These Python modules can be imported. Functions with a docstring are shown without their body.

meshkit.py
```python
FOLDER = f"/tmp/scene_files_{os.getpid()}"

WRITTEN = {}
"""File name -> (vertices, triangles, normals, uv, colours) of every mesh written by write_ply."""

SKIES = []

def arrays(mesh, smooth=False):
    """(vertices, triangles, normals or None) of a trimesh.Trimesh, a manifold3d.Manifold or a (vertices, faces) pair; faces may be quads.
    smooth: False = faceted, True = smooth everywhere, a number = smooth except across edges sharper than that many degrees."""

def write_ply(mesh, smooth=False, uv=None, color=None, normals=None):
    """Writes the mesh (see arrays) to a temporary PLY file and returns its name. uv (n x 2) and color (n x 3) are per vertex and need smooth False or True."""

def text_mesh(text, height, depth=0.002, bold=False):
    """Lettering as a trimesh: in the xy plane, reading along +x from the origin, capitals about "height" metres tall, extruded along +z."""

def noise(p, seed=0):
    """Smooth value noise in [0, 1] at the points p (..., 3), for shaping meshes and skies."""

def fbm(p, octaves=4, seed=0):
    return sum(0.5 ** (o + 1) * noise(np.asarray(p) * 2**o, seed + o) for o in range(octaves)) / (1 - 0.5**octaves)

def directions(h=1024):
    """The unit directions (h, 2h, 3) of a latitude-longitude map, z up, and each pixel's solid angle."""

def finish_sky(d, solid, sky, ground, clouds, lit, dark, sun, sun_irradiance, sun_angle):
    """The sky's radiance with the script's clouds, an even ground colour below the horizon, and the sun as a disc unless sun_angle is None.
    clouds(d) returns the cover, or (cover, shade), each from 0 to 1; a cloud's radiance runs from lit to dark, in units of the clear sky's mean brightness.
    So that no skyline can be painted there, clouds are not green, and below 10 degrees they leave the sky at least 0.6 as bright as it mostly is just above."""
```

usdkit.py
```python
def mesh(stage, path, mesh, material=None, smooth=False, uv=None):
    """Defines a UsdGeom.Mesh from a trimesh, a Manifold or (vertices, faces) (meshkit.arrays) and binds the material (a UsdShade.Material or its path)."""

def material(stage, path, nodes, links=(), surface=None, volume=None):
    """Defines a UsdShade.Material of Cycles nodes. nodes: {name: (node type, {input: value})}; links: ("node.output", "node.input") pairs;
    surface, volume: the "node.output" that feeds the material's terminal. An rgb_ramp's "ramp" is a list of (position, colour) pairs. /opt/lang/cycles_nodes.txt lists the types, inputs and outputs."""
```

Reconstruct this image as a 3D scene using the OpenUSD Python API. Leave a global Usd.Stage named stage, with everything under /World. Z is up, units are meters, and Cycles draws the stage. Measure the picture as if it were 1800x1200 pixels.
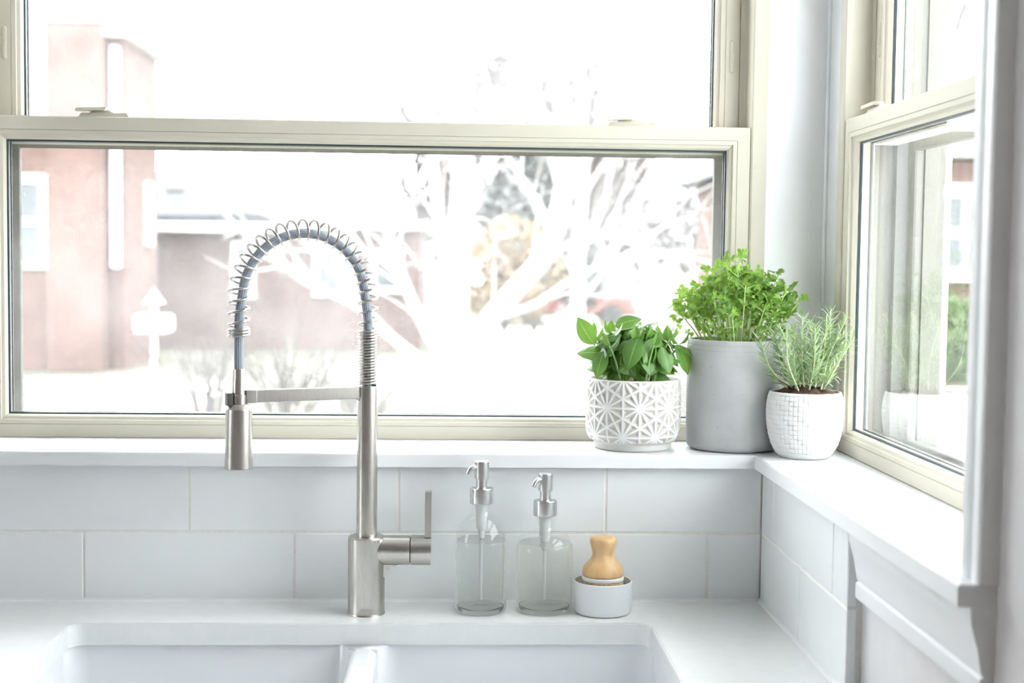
import math, random
import numpy as np, trimesh, manifold3d, meshkit, usdkit
from shapely.geometry import Polygon, box as sbox
from pxr import Usd, UsdGeom, UsdLux, UsdShade, Gf, Sdf, Vt

stage = Usd.Stage.CreateInMemory()
UsdGeom.SetStageUpAxis(stage, 'Z'); UsdGeom.SetStageMetersPerUnit(stage, 1.0)
UsdGeom.Xform.Define(stage, '/World'); UsdGeom.Scope.Define(stage, '/World/Looks')
rng = np.random.default_rng(7); random.seed(7)
H = 0.91                       # height of the worktop; below, z is measured from it (x = 0, y = 0: the tiled corner)

# ---------------------------------------------------------------- camera, sky, exposure
cam = UsdGeom.Camera.Define(stage, '/World/camera')
CF = np.array([0.04785776, 0.99711738, -0.05887753]); CR = np.array([0.9988089, -0.04721122, 0.01232434]); CU = np.array([-0.00950913, 0.05939722, 0.99818913])
CP = np.array([-0.47314, -2.00424, 0.50557 + H])
cam.AddTransformOp().Set(Gf.Matrix4d(*CR, 0, *CU, 0, *(-CF), 0, *CP, 1))
cam.CreateFocalLengthAttr(50.0); cam.CreateHorizontalApertureAttr(50.0 * 1800 / 2400)
cam.CreateFStopAttr(5.0); cam.CreateFocusDistanceAttr(1.97); cam.CreateClippingRangeAttr(Gf.Vec2f(0.05, 1000))
EXPOSURE = -0.62
cam.CreateExposureAttr(EXPOSURE)
SKY = 5.5                      # bright overcast sky
dome = UsdLux.DomeLight.Define(stage, '/World/sky')
dome.CreateIntensityAttr(SKY); dome.CreateColorAttr(Gf.Vec3f(0.935, 0.975, 1.0))

# ---------------------------------------------------------------- materials
def mat(name, nodes, links=(), surface='p.BSDF', volume=None):
    return usdkit.material(stage, '/World/Looks/' + name, nodes, links, surface=surface, volume=volume)
def plain(name, c, rough=0.5, metal=0.0, **k):
    return mat(name, {'p': ('principled_bsdf', dict(base_color=c, roughness=rough, metallic=metal, **k))})
def mottled(name, a, b, scale, rough=0.6, bump=0.0, detail=4, metal=0.0, stretch=(1, 1, 1), lo=0.35, hi=0.65, dist=0.002, **k):
    n = {'g': ('texture_coordinate', {}), 'm': ('mapping', {'scale': stretch}), 'n': ('noise_texture', {'scale': scale, 'detail': detail}),
         'r': ('rgb_ramp', {'ramp': [(lo, a), (hi, b)]}), 'p': ('principled_bsdf', dict(roughness=rough, metallic=metal, **k))}
    l = [('g.object', 'm.vector'), ('m.vector', 'n.vector'), ('n.fac', 'r.fac'), ('r.color', 'p.base_color')]
    if bump:
        n['b'] = ('bump', {'strength': bump, 'distance': dist}); l += [('n.fac', 'b.height'), ('b.normal', 'p.normal')]
    return mat(name, n, l)
M = {}
M['wall'] = mottled('wall_paint', (.70, .68, .69), (.73, .71, .72), 30, .7, .15)
M['trim'] = plain('white_trim_paint', (.85, .86, .875), .35)
M['ceiling'] = plain('ceiling_paint', (.85, .85, .85), .8)
M['floor'] = mottled('oak_floor', (.36, .24, .15), (.5, .36, .24), 6, .45, .1, stretch=(1, 12, 1))
M['tile'] = [mottled('white_glazed_tile_%s' % n, (.875 * k, .90 * k, .91 * k), (.895 * k, .915 * k, .925 * k), 9, .12, .06, 2, dist=.0015) for n, k in (('a', 1.0), ('b', .985), ('c', 1.01))]
M['grout'] = mottled('warm_grout', (.80, .785, .75), (.86, .845, .81), 200, .9, .2)
M['quartz'] = mottled('white_quartz', (.87, .885, .885), (.90, .91, .915), 60, .12, 0)
M['fireclay'] = plain('white_fireclay', (.89, .905, .925), .12)
M['vinyl'] = plain('beige_vinyl', (.56, .53, .445), .6)
M['clad'] = plain('taupe_exterior_cladding', (.115, .112, .095), .5)
M['gasket'] = plain('dark_gasket', (.04, .06, .07), .35)
M['nickel'] = mottled('brushed_nickel', (.49, .465, .43), (.55, .525, .49), 60, .30, .04, 3, 1.0, (14, 14, 1), dist=.0006)
M['steel'] = mottled('satin_steel', (.66, .66, .66), (.72, .72, .72), 80, .24, .03, 3, 1.0, (10, 10, 1), dist=.0005)
M['spring'] = plain('polished_spring_wire', (.52, .50, .47), .24, 1.0)
M['dark'] = plain('dark_clip_plastic', (.07, .06, .055), .45)
M['hose'] = mat('ribbed_hose', {'u': ('uvmap', {'attribute': 'st'}), 'w': ('wave_texture', {'scale': 5.0, 'bands_direction': 'x'}),
    'r': ('rgb_ramp', {'ramp': [(.2, (.20, .23, .28)), (.8, (.32, .35, .41))]}), 'b': ('bump', {'strength': .5, 'distance': .001}), 'p': ('principled_bsdf', {'roughness': .5})},
    [('u.UV', 'w.vector'), ('w.fac', 'r.fac'), ('r.color', 'p.base_color'), ('w.fac', 'b.height'), ('b.normal', 'p.normal')])
M['engrave'] = plain('engraved_mark', (.30, .29, .28), .5, .6)
def clear_mat(name, tint, ior, milk=0.0, milkc=(.9, .93, .9)):
    return mat(name, {'g': ('geometry', {}), 'bf': ('math', {'math_type': 'multiply_add', 'value2': 1 / ior - ior, 'value3': ior}), 'f': ('fresnel', {}), 'tr': ('transparent_bsdf', {'color': tint}), 'gl': ('glossy_bsdf', {'color': (1, 1, 1), 'roughness': 0.0}), 'mx': ('mix_closure', {}),
        'tl': ('translucent_bsdf', {'color': milkc}), 'd': ('mix_closure', {'fac': milk})},
        [('g.backfacing', 'bf.value1'), ('bf.value', 'f.IOR'), ('f.fac', 'mx.fac'), ('tr.BSDF', 'mx.closure1'), ('gl.BSDF', 'mx.closure2'), ('mx.closure', 'd.closure1'), ('tl.BSDF', 'd.closure2')], surface='d.closure')
M['glass'] = clear_mat('clear_bottle_glass', (.985, .99, .988), 1.45)
M['foot'] = plain('thick_glass_foot', (.97, .985, .98), 0.0, transmission_weight=1.0, ior=1.45)
M['soap'] = clear_mat('clear_liquid_soap', (.98, .985, .98), 1.42, .2)
M['soapwarm'] = clear_mat('pale_liquid_soap', (.98, .98, .968), 1.42, .2, (.93, .935, .89))
M['tube'] = plain('milky_plastic_tube', (.9, .92, .92), .3, transmission_weight=.35)
M['ceramic'] = plain('white_ceramic', (.82, .84, .86), .22)
M['bristle'] = plain('natural_bristle', (.72, .58, .36), .8)
M['wood'] = mottled('bamboo_wood', (.58, .36, .16), (.70, .47, .24), 18, .32, .03, 5, stretch=(7, 7, 1), lo=.3, hi=.7)
M['concrete'] = mat('grey_concrete', {'g': ('texture_coordinate', {}), 'n': ('noise_texture', {'scale': 14, 'detail': 6, 'roughness': .6}), 'r': ('rgb_ramp', {'ramp': [(.3, (.42, .425, .43)), (.7, (.52, .525, .53))]}),
    'v': ('voronoi_texture', {'scale': 75}), 'vr': ('rgb_ramp', {'ramp': [(.04, (.45, .43, .42)), (.10, (1, 1, 1))]}), 'mx': ('mix_color', {'blend_type': 'multiply', 'fac': .55}),
    'b': ('bump', {'strength': .25, 'distance': .001}), 'p': ('principled_bsdf', {'roughness': .7})},
    [('g.object', 'n.vector'), ('g.object', 'v.vector'), ('n.fac', 'r.fac'), ('v.distance', 'vr.fac'), ('r.color', 'mx.a'), ('vr.color', 'mx.b'), ('mx.result', 'p.base_color'), ('n.fac', 'b.height'), ('b.normal', 'p.normal')])
def masked(name, a, b, rough, bscale):
    return mat(name, {'t': ('attribute', {'attribute': 'mark'}), 'mx': ('mix_color', {'a': a, 'b': b}), 'g': ('texture_coordinate', {}), 'n': ('noise_texture', {'scale': bscale, 'detail': 5}),
        'b': ('bump', {'strength': .2, 'distance': .0008}), 'nr': ('rgb_ramp', {'ramp': [(.3, (.93, .93, .93)), (.7, (1, 1, 1))]}), 'm2': ('mix_color', {'blend_type': 'multiply', 'fac': 1.0}), 'p': ('principled_bsdf', {'roughness': rough})},
        [('t.fac', 'mx.fac'), ('g.object', 'n.vector'), ('n.fac', 'nr.fac'), ('mx.result', 'm2.a'), ('nr.color', 'm2.b'), ('m2.result', 'p.base_color'), ('n.fac', 'b.height'), ('b.normal', 'p.normal')])
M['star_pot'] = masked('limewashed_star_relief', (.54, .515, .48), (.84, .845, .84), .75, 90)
M['grid_pot'] = masked('white_grid_ceramic', (.86, .86, .855), (.50, .48, .46), .55, 60)
M['soil'] = mottled('dark_soil', (.035, .018, .012), (.10, .055, .035), 160, .95, .6, 5)
def leafmat(name, a, b, trans, tcol, rough=.4, veins=0.0):
    n = {'g': ('geometry', {}), 'n': ('noise_texture', {'scale': 45, 'detail': 3}), 'o': ('noise_texture', {'scale': 17, 'detail': 1}), 'r': ('rgb_ramp', {'ramp': [(.38, a), (.62, b)]}),
         'b': ('bump', {'strength': .25, 'distance': .0015}), 'p': ('principled_bsdf', {'roughness': rough}), 't': ('translucent_bsdf', {'color': tcol}), 'mx': ('mix_closure', {'fac': trans})}
    l = [('g.position', 'n.vector'), ('g.position', 'o.vector'), ('o.fac', 'r.fac'), ('n.fac', 'b.height'), ('b.normal', 'p.normal'), ('p.BSDF', 'mx.closure1'), ('t.BSDF', 'mx.closure2')]
    if veins:
        n.update({'u': ('uvmap', {'attribute': 'st'}), 's': ('separate_xyz', {}), 'a': ('math', {'math_type': 'absolute'}), 'k': ('math', {'math_type': 'multiply', 'value2': -.62}), 'q': ('math', {'math_type': 'add'}),
                  'f': ('math', {'math_type': 'multiply', 'value2': 44.0}), 'sn': ('math', {'math_type': 'sine'}), 'vr': ('map_range', {'from_min': .86, 'from_max': 1.0, 'to_min': 0.0, 'to_max': 1.0, 'clamp': True}),
                  'mr': ('map_range', {'from_min': .09, 'from_max': .02, 'to_min': 0.0, 'to_max': 1.0, 'clamp': True}), 'mm': ('math', {'math_type': 'maximum'}), 'mf': ('math', {'math_type': 'multiply', 'value2': veins}),
                  'vc': ('mix_color', {'b': (.42, .60, .16)})})
        l += [('u.UV', 's.vector'), ('s.y', 'a.value1'), ('a.value', 'k.value1'), ('k.value', 'q.value1'), ('s.x', 'q.value2'), ('q.value', 'f.value1'), ('f.value', 'sn.value1'), ('sn.value', 'vr.value'), ('a.value', 'mr.value'),
              ('vr.result', 'mm.value1'), ('mr.result', 'mm.value2'), ('mm.value', 'mf.value1'), ('mf.value', 'vc.fac'), ('r.color', 'vc.a'), ('vc.result', 'p.base_color')]
    else:
        l += [('r.color', 'p.base_color')]
    return mat(name, n, l, surface='mx.closure')
M['basil'] = leafmat('basil_leaf', (.05, .14, .035), (.105, .25, .055), .24, (.26, .46, .05), .34, .55)
M['basil_stem'] = plain('basil_stem', (.22, .36, .12), .5)
M['parsley'] = leafmat('parsley_leaf', (.14, .28, .05), (.24, .40, .085), .40, (.34, .52, .08), .42)
M['parsley_stem'] = plain('parsley_stem', (.40, .56, .20), .45)
M['rosemary'] = leafmat('rosemary_needle', (.24, .35, .17), (.42, .53, .32), .25, (.38, .52, .22), .45)
M['rosemary_stem'] = plain('rosemary_stem', (.47, .52, .30), .6)
M['twig'] = plain('dry_twig', (.10, .06, .045), .7)
def pane_mat(name, dust, speck, ior=1.55):
    return mat(name, {'g': ('geometry', {}), 'bf': ('math', {'math_type': 'multiply_add', 'value2': 1 / ior - ior, 'value3': ior}), 'f': ('fresnel', {}), 'tr': ('transparent_bsdf', {'color': (.985, .992, .988)}),
        'gl': ('glossy_bsdf', {'color': (1, 1, 1), 'roughness': 0.0}), 'mx': ('mix_closure', {}), 'n': ('noise_texture', {'scale': 420, 'detail': 2}), 'n2': ('noise_texture', {'scale': 7, 'detail': 4}),
        'r': ('map_range', {'from_min': .66, 'from_max': .76, 'to_min': dust, 'to_max': speck, 'clamp': True}), 'r2': ('map_range', {'from_min': .3, 'from_max': .7, 'to_min': .35, 'to_max': 1.0, 'clamp': True}),
        'ml': ('math', {'math_type': 'multiply'}), 'tl': ('translucent_bsdf', {'color': (.95, .95, .95)}), 'd': ('mix_closure', {})},
        [('g.backfacing', 'bf.value1'), ('bf.value', 'f.IOR'), ('f.fac', 'mx.fac'), ('tr.BSDF', 'mx.closure1'), ('gl.BSDF', 'mx.closure2'), ('g.position', 'n.vector'), ('g.position', 'n2.vector'),
         ('n.fac', 'r.value'), ('n2.fac', 'r2.value'), ('r.result', 'ml.value1'), ('r2.result', 'ml.value2'), ('ml.value', 'd.fac'), ('mx.closure', 'd.closure1'), ('tl.BSDF', 'd.closure2')], surface='d.closure')
M['pane'] = pane_mat('dusty_window_glass', .062, .18)
M['pane_clean'] = pane_mat('window_glass', .012, .05, 1.75)
# outside
def bricks(name, c1, c2, mortar):
    return mat(name, {'g': ('geometry', {}), 's': ('separate_xyz', {}), 'ad': ('math', {'math_type': 'add'}), 'c': ('combine_xyz', {}), 'k': ('brick_texture', {'color1': c1, 'color2': c2, 'mortar': mortar, 'scale': 1.0, 'mortar_size': .006, 'brick_width': .21, 'row_height': .075, 'mortar_smooth': .2}),
        'n': ('noise_texture', {'scale': 2.2, 'detail': 4}), 'nr': ('rgb_ramp', {'ramp': [(.35, (.86, .86, .86)), (.65, (1.08, 1.06, 1.05))]}), 'm': ('mix_color', {'blend_type': 'multiply', 'fac': 1.0, 'use_clamp': False}), 'p': ('principled_bsdf', {'roughness': .85})},
        [('g.position', 's.vector'), ('s.x', 'ad.value1'), ('s.y', 'ad.value2'), ('ad.value', 'c.x'), ('s.z', 'c.y'), ('c.vector', 'k.vector'), ('g.position', 'n.vector'), ('n.fac', 'nr.fac'), ('k.color', 'm.a'), ('nr.color', 'm.b'), ('m.result', 'p.base_color')])
M['brick'] = bricks('pale_red_brick', (.098, .050, .040), (.118, .066, .054), (.135, .112, .10))
M['brick2'] = bricks('dusty_pink_brick', (.112, .070, .063), (.132, .088, .08), (.15, .132, .124))
M['outwhite'] = plain('outdoor_white_paint', (.82, .82, .80), .6)
M['slate'] = mottled('grey_shingles', (.036, .038, .046), (.046, .048, .057), 3, .8)
M['outglass'] = plain('far_window_glass', (.06, .07, .075), .1)
M['lawn'] = mottled('pale_winter_lawn', (.070, .067, .047), (.108, .103, .078), .8, .95, detail=5)
M['drive'] = plain('pale_concrete_drive', (.70, .68, .65), .9)
M['bark'] = mottled('pale_smooth_bark', (.34, .31, .30), (.46, .44, .43), 5, .85, .2, 4)
M['barkmid'] = mottled('warm_grey_bark', (.09, .077, .073), (.125, .108, .104), 6, .9)
M['barkdark'] = mottled('grey_brown_bark', (.05, .042, .038), (.08, .066, .06), 8, .9)
M['oakleaf'] = leafmat('dry_oak_leaf', (.19, .14, .085), (.26, .205, .135), .3, (.26, .185, .10), .7)
M['pine'] = leafmat('dark_evergreen', (.115, .118, .116), (.145, .15, .148), .1, (.1, .11, .09), .7)
M['box'] = leafmat('boxwood_leaf', (.05, .085, .035), (.10, .14, .06), .2, (.12, .17, .05), .5)
M['redpaint'] = plain('red_car_paint', (.18, .06, .05), .3)
M['rubber'] = plain('tyre_rubber', (.03, .03, .03), .8)

# ---------------------------------------------------------------- shape helpers
cat = trimesh.util.concatenate
def cbox(x0, x1, y0, y1, z0, z1, b=0.0):
    if b <= 0:
        m = trimesh.creation.box([x1 - x0, y1 - y0, z1 - z0]); m.apply_translation([(x0 + x1) / 2, (y0 + y1) / 2, (z0 + z1) / 2]); return m
    p = []
    for sx in (0, 1):
        for sy in (0, 1):
            for sz in (0, 1):
                c = np.array([(x0, x1)[sx], (y0, y1)[sy], (z0, z1)[sz]]); d = np.array([1 - 2 * sx, 1 - 2 * sy, 1 - 2 * sz]) * b
                for k in range(3):
                    q = c + d; q[k] = c[k]; p.append(q)
    return trimesh.convex.convex_hull(np.array(p))
def lathe(prof, n=64, c=(0, 0, 0)):
    """Closed surface of revolution; profile (r, z) from the axis at the bottom, outwards, to the axis at the top (or a closed loop)."""
    p = np.array(prof, float); a = np.arange(n) * 2 * np.pi / n
    closed = not (p[0, 0] < 1e-9 and p[-1, 0] < 1e-9)
    rows = list(range(len(p))); v, idx = [], []
    for r, z in p:
        if r < 1e-9:
            idx.append([len(v)] * n); v.append((0, 0, z))
        else:
            idx.append(list(range(len(v), len(v) + n))); v += [(r * math.cos(t), r * math.sin(t), z) for t in a]
    f = []
    for i in range(len(p) if closed else len(p) - 1):
        A, B = idx[i], idx[(i + 1) % len(p)]
        for j in range(n):
            k = (j + 1) % n
            if A[j] != A[k]: f.append((A[j], A[k], B[k] if B[j] != B[k] else B[j]))
            if B[j] != B[k]: f.append((A[j], B[k], B[j]))
    m = trimesh.Trimesh(np.array(v) + np.array(c), np.array(f), process=False)
    return m
def frames(p):
    p = np.asarray(p, float); t = np.gradient(p, axis=0); t /= np.linalg.norm(t, axis=1, keepdims=True) + 1e-12
    n = np.cross(t[0], [0, 0, 1.0]); n = n if np.linalg.norm(n) > 1e-3 else np.array([1.0, 0, 0]); n /= np.linalg.norm(n); N = []
    for k in range(len(p)):
        n = n - t[k] * (n @ t[k]); n /= np.linalg.norm(n) + 1e-12; N.append(n.copy())
    N = np.array(N); return p, t, N, np.cross(t, N)
def tube(path, r, n=10, uv=False):
    p, t, N, B = frames(path); r = np.interp(np.linspace(0, 1, len(p)), np.linspace(0, 1, np.size(r)), np.atleast_1d(r)); a = np.arange(n) * 2 * np.pi / n
    v = p[:, None] + r[:, None, None] * (np.cos(a)[None, :, None] * N[:, None] + np.sin(a)[None, :, None] * B[:, None])
    v = v.reshape(-1, 3); f = []
    for i in range(len(p) - 1):
        for j in range(n):
            k = (j + 1) % n; f += [(i * n + j, i * n + k, (i + 1) * n + k), (i * n + j, (i + 1) * n + k, (i + 1) * n + j)]
    L = len(v); v = np.vstack([v, p[0], p[-1]]); e = (len(p) - 1) * n
    for j in range(n):
        k = (j + 1) % n; f += [(L, k, j), (L + 1, e + j, e + k)]
    return trimesh.Trimesh(v, np.array(f), process=False)
def bez(pts, n=16):
    """Catmull-Rom through the points."""
    p = np.array(pts, float); p = np.vstack([2 * p[0] - p[1], p, 2 * p[-1] - p[-2]]); out = []
    for i in range(1, len(p) - 2):
        for s in np.linspace(0, 1, n, endpoint=(i == len(p) - 3)):
            a, b, c, d = p[i - 1:i + 3]; out.append(.5 * (2 * b + (c - a) * s + (2 * a - 5 * b + 4 * c - d) * s * s + (3 * b - a - 3 * c + d) * s ** 3))
    return np.array(out)
def slab(poly, z0, z1, b=0.0):
    """Extruded polygon (with holes), with a small chamfer round the top edge."""
    parts = trimesh.creation.extrude_polygon(poly, z1 - z0 - b, engine='earcut'); parts.apply_translation([0, 0, z0])
    if b > 0:
        cs = manifold3d.CrossSection([np.array(poly.exterior.coords)[:-1]] + [np.array(i.coords)[:-1] for i in poly.interiors], manifold3d.FillRule.EvenOdd)
        lower = manifold3d.Manifold.extrude(cs, z1 - z0 - b).translate((0, 0, z0)); steps = 3; body = lower
        for s in range(steps):
            h0, h1 = s / steps, (s + 1) / steps; off = b * (1 - math.sqrt(max(0, 1 - h1 * h1)))
            body = body + manifold3d.Manifold.extrude(cs.offset(-off, manifold3d.JoinType.Miter), b * (h1 - h0) + 1e-5).translate((0, 0, z1 - b + b * h0 - 1e-5))
        return body
    return parts
def sweep_frame(u0, u1, z0, z1, prof):
    """A mitred rectangular frame: profile points (inset from the outer edge, depth w); local axes u, w, z."""
    n = len(prof); v = []
    for cu, cz, su, sz in ((u0, z0, 1, 1), (u1, z0, -1, 1), (u1, z1, -1, -1), (u0, z1, 1, -1)):
        v += [(cu + su * i, w, cz + sz * i) for i, w in prof]
    f = []
    for c in range(4):
        d = (c + 1) % 4
        for j in range(n):
            k = (j + 1) % n; f += [(c * n + j, d * n + j, d * n + k), (c * n + j, d * n + k, c * n + k)]
    m = trimesh.Trimesh(np.array(v), np.array(f), process=False); m.fix_normals(); return m
def hull_spheres(pts, n=12):
    """Hull of (x, y, z, r) spheres."""
    return manifold3d.Manifold.batch_hull([manifold3d.Manifold.sphere(r, n).translate((x, y, z)) for x, y, z, r in pts])
def to_tri(m):
    if hasattr(m, 'to_mesh'):
        q = m.to_mesh(); return trimesh.Trimesh(q.vert_properties[:, :3], q.tri_verts, process=False)
    return m

# ---------------------------------------------------------------- scene helpers
used = {}
def numbered(parent, name):
    k = (str(parent), name); n = used.get(k, 0); used[k] = n + 1
    return name if n == 0 else '%s_%03d' % (name, n)
def keys(p, label=None, category=None, group=None, kind=None):
    for k, v in (('label', label), ('category', category), ('group', group), ('kind', kind)):
        if v: p.SetCustomDataByKey(k, v)
def thing(name, label, category, loc=(0, 0, 0), group=None, kind=None):
    x = UsdGeom.Xform.Define(stage, '/World/' + numbered('/World', name)); x.AddTranslateOp().Set(Gf.Vec3d(loc[0], loc[1], loc[2] + H))
    keys(x.GetPrim(), label, category, group, kind); return x.GetPrim()
def part(parent, name, mesh, m, smooth=35, uv=None, label=None, kind=None, mark=None):
    path = str(parent.GetPath()) + '/' + numbered(parent.GetPath(), name)
    o = usdkit.mesh(stage, path, to_tri(mesh), m, smooth=smooth, uv=uv)
    if mark is not None:
        UsdGeom.PrimvarsAPI(o).CreatePrimvar('mark', Sdf.ValueTypeNames.FloatArray, 'vertex').Set(Vt.FloatArray.FromNumpy(np.asarray(mark, np.float32)))
    keys(o.GetPrim(), label, None, None, kind); return o.GetPrim()
def group_part(parent, name, label=None):
    x = UsdGeom.Xform.Define(stage, str(parent.GetPath()) + '/' + numbered(parent.GetPath(), name)); keys(x.GetPrim(), label); return x.GetPrim()
def single(name, mesh, m, label, category, kind=None, smooth=35, group=None):
    o = usdkit.mesh(stage, '/World/' + numbered('/World', name), to_tri(mesh), m, smooth=smooth); o.AddTranslateOp().Set(Gf.Vec3d(0, 0, H))
    keys(o.GetPrim(), label, category, group, kind); return o.GetPrim()
def struct(name, mesh, m, label, category):
    return single(name, mesh, m, label, category, 'structure')

# ================================================================ THE ROOM
ST, SB = .2225, .203           # window stool: top, underside
WX = .019                      # painted face of the side wall
def holed(axis, a0, a1, z0, z1, d0, d1, holes):
    """A wall as boxes round rectangular openings; axis 'x': the wall runs along x between depths d0, d1 of y."""
    xs = sorted({a0, a1, *[h[0] for h in holes], *[h[1] for h in holes]}); out = []
    for l, r in zip(xs[:-1], xs[1:]):
        cut = sorted((h[2], h[3]) for h in holes if h[0] <= l and h[1] >= r); z = z0
        for b, t in cut + [(z1, z1)]:
            if b > z + 1e-6: out.append(cbox(l, r, d0, d1, z, b) if axis == 'x' else cbox(d0, d1, l, r, z, b))
            z = t
    return cat(out)
XL, YF, ZC, ZF = -3.3, -3.7, 1.66, -.91
wall_back = struct('wall_back', holed('x', XL - .3, .30, ZF, ZC, .013, .30, [(-1.222, .30, .203, 1.43)]), M['wall'], 'white kitchen wall round the wide sink window, tiled below the sill', 'wall')
wall_right = struct('wall_right', holed('y', YF, .013, ZF, ZC, WX, .30, [(-.785, .013, .203, 1.43)]), M['wall'], 'pale lilac grey painted wall beside and under the corner window', 'wall')
struct('wall_left', holed('y', YF, .013, ZF, ZC, XL - .3, XL, [(-1.45, -.55, .12, 1.22)]), M['wall'], 'painted kitchen wall opposite the corner window', 'wall')
struct('wall_front', holed('x', XL - .3, .30, ZF, ZC, YF - .2, YF, []), M['wall'], 'painted wall across the kitchen, facing the sink', 'wall')
struct('floor', cbox(XL - .3, .3, YF - .2, .3, ZF - .05, ZF), M['floor'], 'oak plank kitchen floor in front of the sink', 'floor')
struct('ceiling', cbox(XL - .3, .3, YF - .2, .3, ZC, ZC + .1), M['ceiling'], 'flat white kitchen ceiling over the sink', 'ceiling')
# ---- backsplash: thinset bed, then every tile by itself
PT = .3067; TL = -1.72
part(wall_back, 'grout_bed', cbox(TL, .0, .0009, .013, 0, SB), M['grout'], False)
part(wall_right, 'grout_bed', cbox(.0009, WX, -.4385, .0, 0, SB), M['grout'], False)
rows = ((.0025, .1012, 'lo'), (.1042, SB - .001, 'up'))
for z0, z1, k in rows:
    e = {'lo': -.0806, 'up': -.2346}[k]; edges = [0.0]
    while edges[-1] > TL: edges.append(e); e -= PT
    for i, (a, b) in enumerate(zip(edges[:-1], edges[1:])):
        b = max(b, TL); d = rng.uniform(-.0003, .0003)
        part(wall_back, 'tile', cbox(b + .0012, a - .0012, d, .011, z0, z1, .0011), M['tile'][int(rng.integers(3))], False)
    e = {'lo': -.2261, 'up': -.0721}[k]; edges = [-.0005]
    while edges[-1] > -.4408: edges.append(max(e, -.4408)); e -= PT
    for a, b in zip(edges[:-1], edges[1:]):
        d = rng.uniform(-.0002, .0002)
        part(wall_right, 'tile', cbox(d, .012, b + (.0012 if b > -.44 else 0), a - .0012, z0, z1, .0011), M['tile'][int(rng.integers(3))], False)
def bead_x(x0, x1, r):   # a small concave bead of caulk along the back edge of the worktop
    m = trimesh.creation.extrude_polygon(Polygon([(0, 0), (-r, 0), (-r * .45, r * .3), (-r * .3, r * .45), (0, r)]), x1 - x0, engine='earcut'); v = m.vertices.copy(); m.vertices = np.c_[x0 + v[:, 2], v[:, 0], v[:, 1]]; m.fix_normals(); return m
part(wall_back, 'caulk_bead', bead_x(TL, -.0004, .0045), M['trim'], False)
m = bead_x(-.4400, -.0004, .0045); m.vertices = np.c_[m.vertices[:, 1], m.vertices[:, 0], m.vertices[:, 2]]; m.fix_normals(); part(wall_right, 'caulk_bead', m, M['trim'], False)
# ---- stool, casing, apron, corner post
stool = Polygon([(TL, -.018), (-.0165, -.018), (-.0165, -.824), (WX, -.824), (WX, -.785), (.128, -.785), (.128, .148), (TL, .148), (TL, .012), (TL, -.018)])
struct('trim_1', slab(stool, SB, ST, .0025), M['trim'], 'white window stool running under both windows and round the corner', 'window sill')
def profile_y(pts, y0, y1):
    """Extrude an (x, z) outline along y."""
    m = trimesh.creation.extrude_polygon(Polygon(pts), abs(y1 - y0), engine='earcut')   # local xy -> x, z
    v = m.vertices.copy(); m.vertices = np.c_[v[:, 0], y1 - v[:, 2], v[:, 1]]; m.fix_normals(); return m
ap = [(WX, .119), (.006, .119), (.005, .121), (.005, .137), (.0085, .139), (.0065, .142), (.0045, .152), (.002, .166), (-.0015, .178), (-.004, .187), (-.0045, .203), (WX, .203)]
struct('trim_2', profile_y(ap, -.826, -.455), M['trim'], 'white moulded apron under the end of the corner window stool', 'apron')
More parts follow.
